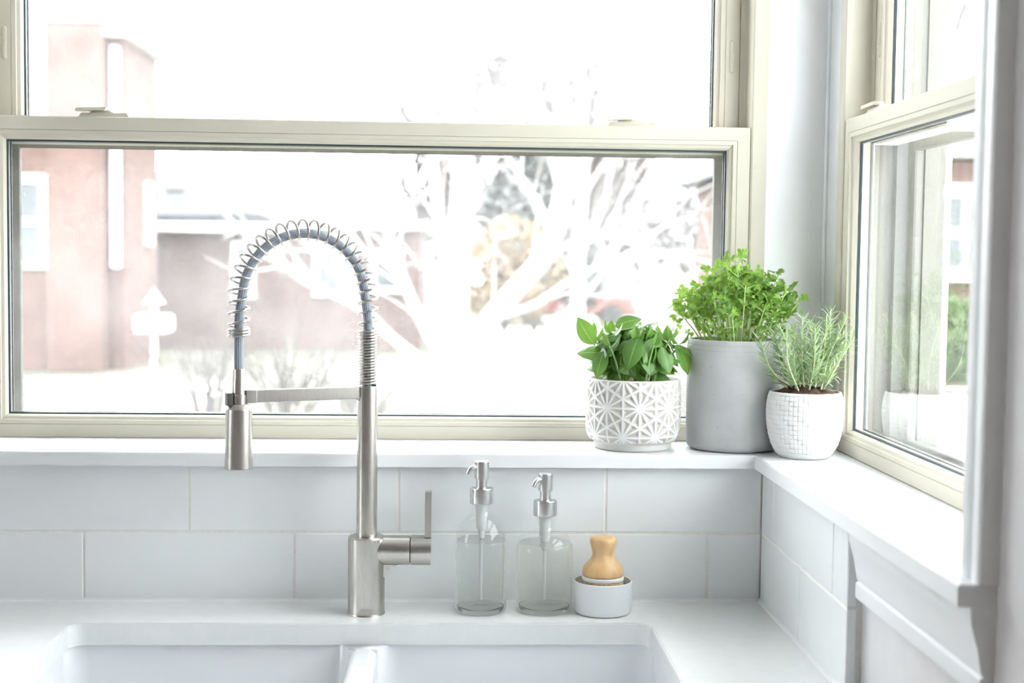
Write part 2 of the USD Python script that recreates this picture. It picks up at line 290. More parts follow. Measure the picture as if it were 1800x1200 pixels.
def casing(y0, y1, z0, z1):
    k = y1 - y0
    pts = [(WX, 0), (.002, 0), (.000, .05 * k), (.000, .28 * k), (.0022, .36 * k), (.0022, .44 * k), (-.0004, .52 * k), (-.0004, .74 * k), (.0028, .82 * k), (.0045, .95 * k), (.006, k), (WX, k)]
    m = trimesh.creation.extrude_polygon(Polygon(pts), z1 - z0, engine='earcut'); v = m.vertices.copy(); m.vertices = np.c_[v[:, 0], y0 + v[:, 1], z0 + v[:, 2]]; m.fix_normals(); return m
struct('trim_3', cat([casing(-.828, -.774, ST, 1.43), cbox(WX, .135, -.787, -.775, ST, 1.425)]), M['trim'], 'white moulded casing standing on the stool at the near end of the corner window', 'casing')
post = Polygon([(.028, .1405), (.1245, .1405), (.1245, .071), (.30, .071), (.30, .30), (.028, .30)])
struct('trim_4', cat([to_tri(slab(post, ST, 1.43)), cbox(.1195, .126, .133, .142, ST, 1.43, .002)]), M['trim'], 'white corner post between the two windows', 'corner post')

# ---- the two double-hung windows
def window(name, label, u0, u1, ztop, d, to_world, dusty, zb=ST):
    """u0, u1: outer edges of the lower sash; d: depth of its inner face; ztop: top of its meeting rail."""
    w = thing(name, label, 'window', kind='structure')
    def P(parent, nm, mesh, m, smooth=30, **k):
        mesh = to_tri(mesh).copy(); mesh.vertices = to_world(mesh.vertices); mesh.fix_normals(); return part(parent, nm, mesh, m, smooth, **k)
    zt2 = 1.40
    fr = [(0, d - .003), (.0225, d - .003), (.025, d - .001), (.025, d + .0375), (.030, d + .039), (.0365, d + .039), (.0365, d + .042), (0, d + .042)]
    P(w, 'window_frame', sweep_frame(u0 - .025, u1 + .025, zb - .0255, zt2 + .028, fr), M['vinyl'], False)
    P(w, 'exterior_frame', sweep_frame(u0 - .025, u1 + .025, zb - .0255, zt2 + .028, [(0, d + .0425), (.0255, d + .0425), (.0255, d + .077), (.037, d + .077), (.037, d + .118), (0, d + .118)]), M['clad'], False, label='taupe outdoor side of the frame')
    P(w, 'brick_mould', sweep_frame(u0 - .012, u1 + .012, zb - .02, zt2 + .012, [(0, d + .119), (.028, d + .119), (.028, d + .15), (.02, d + .158), (0, d + .158)]), M['clad'], False)
    def sash(nm, a, b, z0, z1, dd, st):
        k = st / .0355
        pr = [(0, dd + .0015), (.0015, dd), (.0205 * k, dd), (.0211 * k, dd + .0012), (.0217 * k, dd), (.0275 * k, dd + .0004), (.0282 * k, dd + .0035), (.0325 * k, dd + .0055), (.0352 * k, dd + .0105), (.0355 * k, dd + .0145), (.0355 * k, dd + .035), (0, dd + .035)]
        s = P(w, nm, sweep_frame(a, b, z0, z1, pr), M['vinyl'], False)
        P(s, 'glazing_gasket', sweep_frame(a + st - .002, b - st + .002, z0 + st - .002, z1 - st + .002, [(0, dd + .0135), (.0042, dd + .0135), (.0048, dd + .0165), (0, dd + .0165)]), M['gasket'], False, label='dark rubber gasket')
        P(s, 'glazing_gasket', sweep_frame(a + st - .002, b - st + .002, z0 + st - .002, z1 - st + .002, [(0, dd + .0295), (.0042, dd + .0295), (.0042, dd + .0325), (0, dd + .0325)]), M['gasket'], False, label='dark rubber gasket')
        P(s, 'glass_pane', cbox(a + st - .004, b - st + .004, dd + .0165, dd + .0295, z0 + st - .004, z1 - st + .004), M['pane'] if dusty else M['pane_clean'], False)
        return s
    lo = sash('lower_sash', u0, u1, zb, ztop, d, .0357)
    up = sash('upper_sash', u0 + .0115, u1 - .0115, ztop - .038, zt2, d + .040, .0400)
    return w, P, lo, up
back = lambda v: np.asarray(v)
side = lambda v: np.c_[np.asarray(v)[:, 1], -np.asarray(v)[:, 0], np.asarray(v)[:, 2]]
def sash_lock(P, s, u, z, d):
    base = trimesh.convex.convex_hull(np.array([(u + a, d + b, z + c) for a, b, c in ((-.038, .006, 0), (.038, .006, 0), (-.038, .030, 0), (.038, .030, 0), (-.034, .008, .006), (.034, .008, .006), (-.034, .028, .006), (.034, .028, .006))]))
    hump = trimesh.convex.convex_hull(np.array([(u + a, d + b, z + c) for a, b, c in ((-.026, .010, .005), (.018, .010, .005), (-.026, .026, .005), (.018, .026, .005), (-.016, .012, .011), (.006, .012, .011), (-.016, .024, .011), (.006, .024, .011))]))
    P(s, 'sash_lock', (manifold3d.Manifold.batch_hull([manifold3d.Manifold.cube((.001, .001, .001)).translate(tuple(x)) for x in base.vertices]) + manifold3d.Manifold.batch_hull([manifold3d.Manifold.cube((.0005, .0005, .0005)).translate(tuple(x)) for x in hump.vertices])), M['vinyl'])
    P(s, 'lock_lever', trimesh.convex.convex_hull(np.array([(u - .042 + a, d + b, z + c) for a, b, c in ((0, .000, .0085), (.044, .004, .0105), (0, .012, .0085), (.044, .020, .0105), (.001, .000, .0135), (.047, .004, .0155), (.001, .012, .0145), (.047, .020, .0155))])), M['vinyl'])
def tilt_latch(P, s, u, z, d, k=1):
    P(s, 'tilt_latch', hull_spheres([(u, d + .001, z - .022, .0042), (u, d + .001, z + .022, .0042)], 20).scale((1, .55, 1)).translate((0, d * .45, 0)), M['vinyl'])
    for i in range(6):
        P(s, 'latch_rib', cbox(u - .0022, u + .0022, d - .0022, d, z - .013 + i * .005, z - .011 + i * .005), M['vinyl'], False)
w1, P1, lo1, up1 = window('window_1', 'wide beige double-hung window behind the kitchen sink', -1.1905, .0025, .7193, .14, back, True)
for u in (-1.006, -.186): sash_lock(P1, lo1, u, .7193, .143)
for u in (-.0225, -1.1655): tilt_latch(P1, up1, u, .835, .18)
P1(w1, 'screen_frame', sweep_frame(-1.183, -.014, ST - .002, .700, [(0, .236), (.0215, .236), (.0215, .2375), (.0225, .239), (.0225, .246), (0, .246)]), M['clad'], False)
w2, P2, lo2, up2 = window('window_2', 'narrow beige double-hung window in the side wall, reflecting the white pot', -.0465, .765, .7240, .125, side, False)
sash_lock(P2, lo2, .06, .7240, .128); sash_lock(P2, lo2, .60, .7240, .128)
tilt_latch(P2, up2, -.0165, .84, .165)
P2(w2, 'screen_frame', sweep_frame(-.040, .757, ST - .002, .700, [(0, .224), (.0215, .224), (.0225, .227), (.0225, .234), (0, .234)]), M['clad'], False)
# windows behind the camera, which light the room
for nm, lb, a, b, z0, z1, tw in (('window_3', 'wide window in the wall opposite the corner window', .55, 1.45, .12, 1.22, lambda v: np.c_[XL - np.asarray(v)[:, 1], -np.asarray(v)[:, 0], np.asarray(v)[:, 2]]),):
    o = thing(nm, lb, 'window', kind='structure')
    m = sweep_frame(a, b, z0, z1, [(0, .02), (.05, .02), (.05, .1), (0, .1)]); m.vertices = tw(m.vertices); m.fix_normals(); part(o, 'window_frame', m, M['outwhite'], False)
    m = cbox((a + b) / 2 - .02, (a + b) / 2 + .02, .03, .09, z0 + .05, z1 - .05); m.vertices = tw(m.vertices); m.fix_normals(); part(o, 'mullion', m, M['outwhite'], False)
    m = cbox(a + .04, b - .04, .055, .06, z0 + .04, z1 - .04); m.vertices = tw(m.vertices); m.fix_normals(); part(o, 'glass_pane', m, M['pane_clean'], False)

# ================================================================ WORKTOP, SINK
SX0, SX1, SY0, SY1 = -.985, -.1855, -.556, -.1245
def rrect(x0, x1, y0, y1, r): return sbox(x0 + r, y0 + r, x1 - r, y1 - r).buffer(r, quad_segs=8)
top = Polygon([(-2.6, -.64), (-.0006, -.64), (-.0006, -.0006), (-2.6, -.0006)], [list(rrect(SX0, SX1, SY0, SY1, .022).exterior.coords)[::-1]])
single('countertop', slab(top, -.030, 0, .003), M['quartz'], 'white quartz kitchen worktop with an undermount sink cutout', 'worktop')
sk = thing('kitchen_sink', 'white fireclay double bowl sink set under the worktop', 'sink', ((SX0 + SX1) / 2, (SY0 + SY1) / 2, -.30))
cx, cy = (SX0 + SX1) / 2, (SY0 + SY1) / 2
def bowl(x0, x1, y0, y1, zt, zb, r):
    return hull_spheres([(x, y, z, r) for x in (x0 + r, x1 - r) for y in (y0 + r, y1 - r) for z in (zb + r, zt + .1)], 28)
Mf = manifold3d.Manifold
body = Mf.cube((SX1 - SX0 + .07, SY1 - SY0 + .07, .2395)).translate((SX0 - .035, SY0 - .035, -.270))
xd = -.5835
body = body - bowl(SX0 - .006, xd - .019, SY0 - .006, SY1 + .006, -.03, -.245, .03) - bowl(xd + .019, SX1 + .006, SY0 - .006, SY1 + .006, -.03, -.245, .03)
rd = .012
for sg in (-1, 1):
    cut = Mf.cube((.03, SY1 - SY0 - .046, .03)).translate((xd + (.019 - rd if sg > 0 else -.019 + rd - .03), SY0 + .023, -.0305 - rd)) - Mf.cylinder(1, rd, rd, 40).rotate((90, 0, 0)).translate((xd + sg * (.019 - rd), .3, -.0305 - rd))
    body = body - cut
body = body.translate((-cx, -cy, .30))
bd = part(sk, 'sink_body', body, M['fireclay'], 40)
for q in (-.79, -.385):
    part(sk, 'drain', lathe([(0, -.2455), (.045, -.2455), (.045, -.243), (.040, -.2415), (.03, -.2425), (0, -.2435)], 40, (q - cx, -.34 - cy, .30)), M['steel'])
cab = thing('base_cabinet', 'white cabinet that carries the worktop and the sink', 'cabinet', (-1.3, -.31, -.91))
part(cab, 'body', cat([cbox(-1.28, 1.28, -.29, -.272, .10, .878), cbox(-1.28, 1.28, .285, .303, 0, .875), cbox(-1.28, -1.26, -.27, .30, .0, .878), cbox(1.26, 1.28, -.27, .30, 0, .878), cbox(-1.28, 1.28, -.20, -.18, 0, .10), cbox(-1.28, 1.28, -.27, .30, .10, .118)]), M['trim'], False)
for i in range(4):
    dr = part(cab, 'door', cat([cbox(-1.26 + i * .63, -.65 + i * .63, -.312, -.292, .12, .86, .002)]), M['trim'], False)
    part(dr, 'knob', lathe([(0, 0), (.006, 0), (.006, .012), (.014, .018), (.014, .026), (0, .028)], 20).apply_transform(trimesh.transformations.rotation_matrix(math.pi / 2, (1, 0, 0))).apply_translation((-.70 + i * .63, -.312, .78)), M['nickel'])

# ================================================================ FAUCET
fx, fy = -.5845, -.066
fa = thing('kitchen_faucet', 'brushed nickel pull-down spring faucet behind the sink', 'faucet', (fx, fy, 0))
AD = np.array([-.170, -.074, 0]); RR = np.linalg.norm(AD); AD /= RR; AP = np.array([-AD[1], AD[0], 0])
def L(r, z, p=0.0): return AD * r + AP * p + np.array([0, 0, z])
base = Mf.cylinder(.107, .0262, .0262, 72).translate((0, 0, .002)) + Mf.cylinder(.002, .0272, .0266, 72) + Mf.cylinder(.0025, .0262, .0242, 72).translate((0, 0, .109))
br = Mf.cylinder(.0615, .0208, .0208, 56).rotate((0, 90, 0)).translate((0, 0, .0908))
web = Mf.extrude(manifold3d.CrossSection([np.array([(0, 0), (0, -.018), (.0265, -.018), (.0285, -.010), (.0335, -.004), (.0455, 0)])]), .018).rotate((90, 0, 0)).translate((0, .009, .0715))
bs = part(fa, 'faucet_base', base + br + web, M['nickel'], 30)
tx = meshkit.text_mesh('MOEN', .0036, .0008, True); tx.apply_translation([-tx.bounds[1][0] / 2, 0, 0])
tx = tx.subdivide_to_size(.002); v = tx.vertices.copy(); ph = -math.pi / 2 + .05 + v[:, 0] / .0262; rr = .0259 + v[:, 2]
tx.vertices = np.c_[rr * np.cos(ph), rr * np.sin(ph), v[:, 1] + .0085]
part(bs, 'engraved_lettering', tx, M['engrave'], False, label='small maker lettering near the foot')
part(fa, 'post', lathe([(0, .108), (.0146, .108), (.0146, .3245), (.0138, .3262), (0, .3262)], 64), M['nickel'])
part(fa, 'hub_ring', Mf.cylinder(.0022, .0186, .0186, 48).rotate((0, 90, 0)).translate((.0612, 0, .0908)), M['dark'])
hb = (Mf.cylinder(.027, .0205, .0205, 56) ^ Mf.cube((.034, .06, .03)).translate((-.0185, -.03, 0))).rotate((0, 90, 0)).translate((.0632, 0, .0893))
hu = part(fa, 'handle', Mf.cylinder(.0285, .0202, .0202, 56).rotate((0, 90, 0)).translate((.0632, 0, .0900)) + Mf.cube((.028, .026, .014)).translate((.0637, -.013, .096)) , M['nickel'], 30)
part(hu, 'lever', Mf.batch_hull([Mf.cylinder(.016, .0046, .0046, 24).rotate((90, 0, 0)).scale((1, 1, 1)).translate((.0872, .008, .104)), Mf.cube((.009, .016, .002)).translate((.083, -.008, .1735))]), M['nickel'], 30)
# arm to the spray head
arm = hull_spheres([(*L(r, z, p), .0014) for r in (.006, RR - .022) for z in (.3097, .3242) for p in (-.0032, .0032)], 10)
gus = hull_spheres([(*L(r, z, p), .0014) for r, z in ((.006, .30), (.0165, .3085), (.006, .3085)) for p in (-.0032, .0032)], 8)
am = part(fa, 'arm', arm + gus, M['nickel'], 30)
part(am, 'arm_tip', hull_spheres([(*L(r, z, p), .0014) for r in (RR - .0225, RR - .010) for z in (.3090, .3247) for p in (-.0046, .0046)], 10), M['nickel'], 30, label='pale dock at the end of the arm')
part(am, 'dock_clip', hull_spheres([(*L(r, z, p), .001) for r in (RR + .0105, RR + .0165) for z in (.306, .3215) for p in (-.006, .006)], 8), M['dark'], 30, label='dark dock clip')
# hose and spring share one centre line
zA = .4528; Rm = RR / 2
line = [L(0, z) for z in np.linspace(.325, zA, 40)] + [L(Rm - Rm * math.cos(t), zA + Rm * math.sin(t)) for t in np.linspace(0, math.pi, 120)[1:]] + [L(RR, z) for z in np.linspace(zA, .3475, 40)[1:]]
line = np.array(line); seg = np.r_[0, np.cumsum(np.linalg.norm(np.diff(line, axis=0), axis=1))]
inw = np.array([(np.array([0, 0, zA]) + AD * Rm - p) * (1, 1, 1 if p[2] > zA else 0) for p in line]); nn = np.linalg.norm(inw, axis=1, keepdims=True); wgt = np.clip((seg - .09) / .05, 0, 1) * np.clip((seg[-1] - .07 - seg) / .05, 0, 1)
hs = tube(line + np.where(nn > 0, inw / np.maximum(nn, 1e-9), 0) * (.0055 * wgt * wgt * (3 - 2 * wgt))[:, None], .0064, 28)
nv = len(line); uvh = np.vstack([np.c_[np.tile(np.arange(28) / 28.0, nv), np.repeat(seg, 28)], [[0, 0], [0, 0]]])
part(fa, 'hose', hs, M['hose'], True, uv=uvh, label='blue grey ribbed hose')
def coil(s0, s1, pitch_fn, wire=.00185, n=8):
    s, ph, out = s0, 0.0, []
    while s < s1:
        out.append((s, ph)); ph += 2 * math.pi / 26; s += pitch_fn(s) / 26
    out = np.array(out); p, t, N, B = frames(line)
    c = np.stack([np.interp(out[:, 0], seg, p[:, k]) for k in range(3)], 1); N = np.stack([np.interp(out[:, 0], seg, N[:, k]) for k in range(3)], 1); B = np.stack([np.interp(out[:, 0], seg, B[:, k]) for k in range(3)], 1)
    rad = (.0117 + .0019 * np.clip((out[:, 0:1] - .079) / .04, 0, 1))
    return tube(c + rad * (np.cos(out[:, 1:2]) * N + np.sin(out[:, 1:2]) * B), wire, n)
sE = seg[-1] - (.398 - .3475)
pf = lambda s: .0041 if s < .0795 else (.0040 if s > sE - .0125 else .0150)
part(fa, 'spring', coil(.002, sE, pf), M['spring'], True, label='open coil spring round the hose')
# spray head
hd = group_part(fa, 'spray_head')
hc = L(RR, 0)
part(hd, 'collar', lathe([(0, .303), (.0098, .303), (.0098, .319), (.0090, .320), (.0082, .3535), (.0072, .355), (0, .355)], 48, hc), M['nickel'])
part(hd, 'shell', lathe([(0, .2185), (.0182, .2185), (.0190, .2195), (.0178, .2985), (.0172, .3005), (.0128, .3065), (.0110, .3075), (0, .3075)], 64, hc), M['nickel'])
nz = part(hd, 'spray_face', lathe([(0, .2165), (.0135, .2165), (.0150, .2188), (0, .2188)], 40, hc), M['trim'], label='pale spray face')
for k in range(14):
    a = k * 2 * math.pi / 14; part(hd, 'nozzle', lathe([(0, .2145), (.0009, .2148), (.0013, .2172), (0, .2172)], 8, hc + np.array([.0115 * math.cos(a), .0115 * math.sin(a), 0])), M['trim'], True)

# ================================================================ SOAP BOTTLES, BRUSH
def soap_bottle(label, loc, R, prof, liq, zc, soap, yaw):
    """prof: outer glass (r, z) from the foot's edge to the lip; liq: level of the soap; zc: foot of the pump collar."""
    b = thing('soap_bottle', label, 'soap bottle', loc)
    p = np.array(prof); t = .0022
    inner = [(max(r - t, .004), z) for r, z in p[::-1]]
    rm = inner[-1][0]
    lo_ = [q for q in prof if q[1] < liq]; rl = float(np.interp(liq, p[:, 1], p[:, 0]))
    glass = [(0, liq + .0002), (rl, liq + .0002)] + [tuple(q) for q in p if q[1] > liq] + [(0, p[-1][1])]
    part(b, 'glass_bottle', lathe(glass, 72), M['glass'], 50)
    pin = np.array(inner[::-1]); e = .0004; zs = [z for z in pin[:, 1] if z < liq]
    rl = float(np.interp(liq, pin[:, 1], pin[:, 0]))
    part(b, 'glass_foot', lathe([(0, .0026), (R * .70, .0010), (R * .88, .0016), (R - .0032, .0045), (R - .0030, .0080), (R * .80, .0095), (R * .45, .0078), (0, .0085)], 64), M['foot'], 50, label='thick glass foot')
    lq = [(0, .0016), (R * .72, .0), (R * .90, .0006)] + [tuple(q) for q in lo_] + [(rl, liq), (0, liq)]
    part(b, 'liquid_soap', lathe(lq, 72), soap, 50, label='clear liquid soap behind the glass of the lower body')
    part(b, 'dip_tube', lathe([(0, .016), (.0026, .016), (.0026, zc - .052), (.0046, zc - .050), (.0046, zc - .040), (.0072, zc - .036), (.0088, zc - .006), (.0088, zc + .001), (0, zc + .001)], 24), M['tube'], 30, label='milky plastic dip tube')
    part(b, 'pump_collar', lathe([(0, zc), (.0166, zc), (.0170, zc + .001), (.0170, zc + .0205), (.0162, zc + .022), (.0092, zc + .0232), (0, zc + .0232)], 56), M['steel'])
    hp = group_part(b, 'pump_head')
    part(hp, 'stem', lathe([(0, zc + .023), (.0082, zc + .023), (.0082, zc + .0375), (0, zc + .0375)], 40), M['steel'])
    part(hp, 'cap', lathe([(0, zc + .0355), (.0100, zc + .0355), (.0104, zc + .0362), (.0106, zc + .0592), (.0098, zc + .0606), (0, zc + .0606)], 48), M['steel'])
    d = np.array([math.cos(yaw), math.sin(yaw), 0])
    part(hp, 'spout', tube(bez([d * .004 + (0, 0, zc + .0515), d * .012 + (0, 0, zc + .0525), d * .018 + (0, 0, zc + .050), d * .0225 + (0, 0, zc + .0435)], 8), np.linspace(.0042, .0028, 25), 16), M['steel'], 40)
    return b
soap_bottle('taller clear glass soap bottle with round shoulders, next to the faucet handle', (-.4206, -.0555, 0), .0372,
    [(.0362, .003), (.0372, .008), (.0374, .060), (.0374, .098), (.0368, .106), (.0346, .1165), (.0306, .1260), (.0246, .1340), (.0186, .1392), (.0146, .1425), (.0131, .1465), (.0129, .1600)], .1045, .1573, M['soap'], math.radians(205))
soap_bottle('shorter and wider clear glass soap bottle beside the dish brush', (-.3285, -.0525, 0), .0402,
    [(.0392, .003), (.0402, .008), (.0404, .055), (.0404, .088), (.0398, .096), (.0374, .1045), (.0326, .1108), (.0254, .1148), (.0186, .1172), (.0150, .1200), (.0137, .1250), (.0135, .1420)], .1005, .1394, M['soapwarm'], math.radians(215))
DX, DY = -.2440, -.0605
ds = single('brush_dish', lathe([(0, .0), (.036, .0), (.0395, .0012), (.0408, .004), (.0425, .0445), (.0424, .0464), (.0414, .0472), (.0400, .0464), (.0385, .012), (.034, .008), (0, .008)], 80, (DX, DY, 0)), M['ceramic'], 'round white ceramic dish that holds the scrub brush', 'dish')
db = thing('dish_brush', 'round wooden dish brush with a knob handle, standing in the white dish', 'brush', (DX, DY, 0))
part(db, 'handle', lathe([(0, .053), (.0280, .053), (.0298, .0555), (.0300, .0590), (.0290, .0640), (.0262, .0690), (.0218, .0735), (.0178, .0780), (.0157, .0830), (.0156, .0870), (.0170, .0930), (.0188, .0985), (.0196, .1030), (.0192, .1070), (.0172, .1096), (.0120, .1108), (0, .1112)], 72), M['wood'], 60)
part(db, 'ferrule', lathe([(0, .0475), (.0292, .0475), (.0304, .0485), (.0306, .0520), (.0296, .0535), (0, .0535)], 72), M['trim'], label='white plastic ring')
tf = []
for k in range(230):
    a = 2.39996 * k; r = .0285 * math.sqrt((k + .5) / 230) if k < 150 else .0283; a = a if k < 150 else (k - 150) * 2 * math.pi / 80
    o = np.array([r * math.cos(a), r * math.sin(a), 0]); q = o * 1.04
    tf.append(tube([o + (0, 0, .048), q + (rng.uniform(-.001, .001), rng.uniform(-.001, .001), .0125)], [.0013, .0009], 5))
part(db, 'bristles', cat(tf), M['bristle'], False, kind='stuff', label='pale natural bristles')

# ================================================================ POTTED HERBS
def revolve_grid(zs, rs, n):
    a = np.arange(n) * 2 * np.pi / n; zz, aa = np.meshgrid(zs, a, indexing='ij'); return zz, aa
def relief_pot(outer, n, rough, inner, nrow):
    """outer: (r, z) profile with resampled rows and a relief depth function rough(theta, z, r) -> (depth, mark); inner: profile from the rim down to the soil's level and the axis."""
    o = np.array(outer); s = np.r_[0, np.cumsum(np.hypot(*np.diff(o, axis=0).T))]; q = np.linspace(0, s[-1], nrow)
    r, z = np.interp(q, s, o[:, 0]), np.interp(q, s, o[:, 1]); a = np.arange(n) * 2 * np.pi / n
    R, A = np.meshgrid(r, a, indexing='ij'); Z, _ = np.meshgrid(z, a, indexing='ij')
    dep, mk = rough(A, Z, R); R = R - dep
    v = np.stack([R * np.cos(A), R * np.sin(A), Z], -1).reshape(-1, 3); mark = mk.ravel()
    rows = nrow
    for ri, zi in inner:
        v = np.vstack([v, np.c_[ri * np.cos(a), ri * np.sin(a), np.full(n, zi)]]); mark = np.r_[mark, np.full(n, mk[-1].mean())]; rows += 1
    i, j = np.meshgrid(np.arange(rows - 1), np.arange(n), indexing='ij'); k = (j + 1) % n
    f = np.stack([i * n + j, i * n + k, (i + 1) * n + k, (i + 1) * n + j], -1).reshape(-1, 4)
    f = np.vstack([f[:, [0, 1, 2]], f[:, [0, 2, 3]]])
    b = len(v); v = np.vstack([v, [[0, 0, z[0]]]]); mark = np.r_[mark, 0]
    f = np.vstack([f, [(b, (t + 1) % n, t) for t in range(n)]])
    e = (rows - 1) * n; v = np.vstack([v, [[0, 0, inner[-1][1]]]]); mark = np.r_[mark, 0]
    f = np.vstack([f, [(b + 1, e + t, e + (t + 1) % n) for t in range(n)]])
    return trimesh.Trimesh(v, f, process=False), mark
def soil(parent, R, z, h, n=44, clump=.004):
    v, f = [], []; rr = np.linspace(0, R, 14)
    for i, r in enumerate(rr):
        for j in range(n):
            a = j * 2 * np.pi / n; v.append((r * math.cos(a), r * math.sin(a), 0))
    v = np.array(v); d = np.hypot(v[:, 0], v[:, 1]) / R
    v[:, 2] = z + h * (1 - d ** 2) + clump * (meshkit.fbm(np.c_[v[:, :2] * 130, np.zeros(len(v))], 3, 5) - .5) * 2
    for i in range(13):
        for j in range(n):
            k = (j + 1) % n; f += [(i * n + j, (i + 1) * n + j, (i + 1) * n + k), (i * n + j, (i + 1) * n + k, i * n + k)]
    # a thick plug, not a film
    b = v.copy(); b[:, 2] = z - .02; m = len(v); f2 = [(p + m, r + m, q + m) for p, q, r in f]; o = 13 * n
    side_f = []
    for j in range(n):
        k = (j + 1) % n; side_f += [(o + j, o + m + j, o + m + k), (o + j, o + m + k, o + k)]
    return part(parent, 'soil', trimesh.Trimesh(np.vstack([v, b]), np.array(f + f2 + side_f), process=False), M['soil'], 40)
def blade(Ln, W, fold=.15, curl=.5, cup=.0, nt=10, ns=6, shape=1.0, wav=0.0):
    """A leaf along +x, normal +z: rows of points, and its uv (u along, v across from -1 to 1)."""
    t = np.linspace(0, 1, nt + 1); s = np.linspace(-1, 1, ns + 1); T, S = np.meshgrid(t, s, indexing='ij')
    wd = np.sin(np.pi * np.clip(T, 0, 1) ** .78) ** shape * W / 2; wd = np.maximum(wd, .0004)
    ang = curl * T; X = Ln * np.where(abs(curl) > 1e-3, np.sin(ang) / (curl if abs(curl) > 1e-3 else 1), T); Z0 = -Ln * np.where(abs(curl) > 1e-3, (1 - np.cos(ang)) / (curl if abs(curl) > 1e-3 else 1), 0)
    Z = Z0 + fold * np.abs(S) * wd - cup * S ** 2 * wd + wav * W * np.sin(T * 19 + np.abs(S) * 3) * np.abs(S)
    v = np.stack([X, S * wd, Z], -1).reshape(-1, 3); k = ns + 1
    i, j = np.meshgrid(np.arange(nt), np.arange(ns), indexing='ij'); f = np.stack([i * k + j, (i + 1) * k + j, (i + 1) * k + j + 1, i * k + j + 1], -1).reshape(-1, 4)
    return v, np.vstack([f[:, [0, 1, 2]], f[:, [0, 2, 3]]]), np.c_[T.ravel(), S.ravel()]
def orient(v, at, d, up=(0, 0, 1)):
    d = np.array(d, float); d /= np.linalg.norm(d); u = np.array(up, float); u = u - d * (u @ d)
    u = u / np.linalg.norm(u) if np.linalg.norm(u) > 1e-4 else np.array([1.0, 0, 0]); return v @ np.stack([d, np.cross(u, d), u]) + np.array(at)

# ---- basil in the star-relief pot
BX, BY = -.1870, .0655
ba = thing('potted_basil', 'bushy basil plant in a pale pot with a raised star pattern', 'potted plant', (BX, BY, ST))
a9 = 2 * np.pi * .0722 / 9; hh = a9 * math.sqrt(3) / 2
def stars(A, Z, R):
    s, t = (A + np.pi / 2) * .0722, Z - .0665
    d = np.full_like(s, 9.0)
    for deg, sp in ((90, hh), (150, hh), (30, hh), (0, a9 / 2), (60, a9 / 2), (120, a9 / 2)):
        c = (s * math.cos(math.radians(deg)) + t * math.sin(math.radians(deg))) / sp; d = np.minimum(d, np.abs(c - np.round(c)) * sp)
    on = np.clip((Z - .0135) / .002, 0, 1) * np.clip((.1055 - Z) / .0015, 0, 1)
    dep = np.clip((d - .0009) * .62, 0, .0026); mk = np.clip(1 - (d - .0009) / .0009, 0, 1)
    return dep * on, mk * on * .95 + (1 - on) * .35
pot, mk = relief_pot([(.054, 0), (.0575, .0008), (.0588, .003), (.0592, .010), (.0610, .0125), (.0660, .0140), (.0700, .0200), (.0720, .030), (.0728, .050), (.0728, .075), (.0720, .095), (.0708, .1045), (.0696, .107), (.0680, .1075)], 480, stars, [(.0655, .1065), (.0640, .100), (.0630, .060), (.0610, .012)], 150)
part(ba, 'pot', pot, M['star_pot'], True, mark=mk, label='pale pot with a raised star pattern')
soil(ba, .0632, .096, .004)
r_ = np.random.default_rng(21)
def basil_leaf(at, d, Ln, up=(0, 0, 1), fold=.25, curl=.8, cup=.25, w=None):
    v, f, uv = blade(Ln, w or Ln * r_.uniform(.52, .64), fold, curl, cup, 12, 8, .85, .012); part(ba, 'leaf', trimesh.Trimesh(orient(v, at, d, up), f, process=False), M['basil'], True, uv=uv)
nst = 17
for k in range(nst):
    a = 2.39996 * k + .4; r = .043 * math.sqrt((k + .5) / nst); o = np.array([r * math.cos(a), r * math.sin(a), .098])
    sp = .040 * r / .043; tip = o + np.array([math.cos(a) * sp, math.sin(a) * sp * .5, r_.uniform(.066, .084) * (1 - .15 * (r / .043))])
    st_ = bez([o, o + (tip - o) * .5 + (0, 0, .006), tip], 8); part(ba, 'stem', tube(st_, np.linspace(.0021, .0013, len(st_)), 7), M['basil_stem'], True)
    basil_leaf(tip, (math.cos(a), math.sin(a) * .4, 1.0), .022, (math.cos(a), math.sin(a), -.5), .6, .3, 0)
    basil_leaf(tip - (0, 0, .004), (math.cos(a + 2.4), math.sin(a + 2.4) * .4, .8), .026, (math.cos(a + 2.4), math.sin(a + 2.4), -.3), .5, .5, 0)
nlf = 120
for k in range(nlf):
    zz = 1 - 1.75 * (k + .5) / nlf; a = 2.39996 * k + r_.uniform(-.3, .3); q = math.sqrt(max(0, 1 - zz * zz)); n_ = np.array([q * math.cos(a), q * math.sin(a), zz])
    if n_[1] > .75: continue
    sh_ = r_.uniform(.62, 1.0); c0 = np.array([0, -.004, .142]) + n_ * np.array([.072, .050, .050]) * sh_
    Ln = r_.uniform(.030, .050) * (1.0 if zz > -.2 else .8)
    d = np.array([math.cos(a + r_.uniform(-.7, .7)), math.sin(a + r_.uniform(-.7, .7)) * .8, r_.uniform(-.9, .25) if zz < .5 else r_.uniform(-.35, .35)])
    up = n_ * (1.1, 1.1, .6) + (0, 0, .55) + r_.normal(0, .22, 3); d /= np.linalg.norm(d)
    at = c0 - d * Ln * .55
    if (at + d * Ln)[1] > .078 or (at + d * Ln)[2] < .105: continue
    basil_leaf(at, d, Ln, up, r_.uniform(-.05, .30), r_.uniform(.5, 1.4), r_.uniform(.15, .5), Ln * r_.uniform(.60, .74))
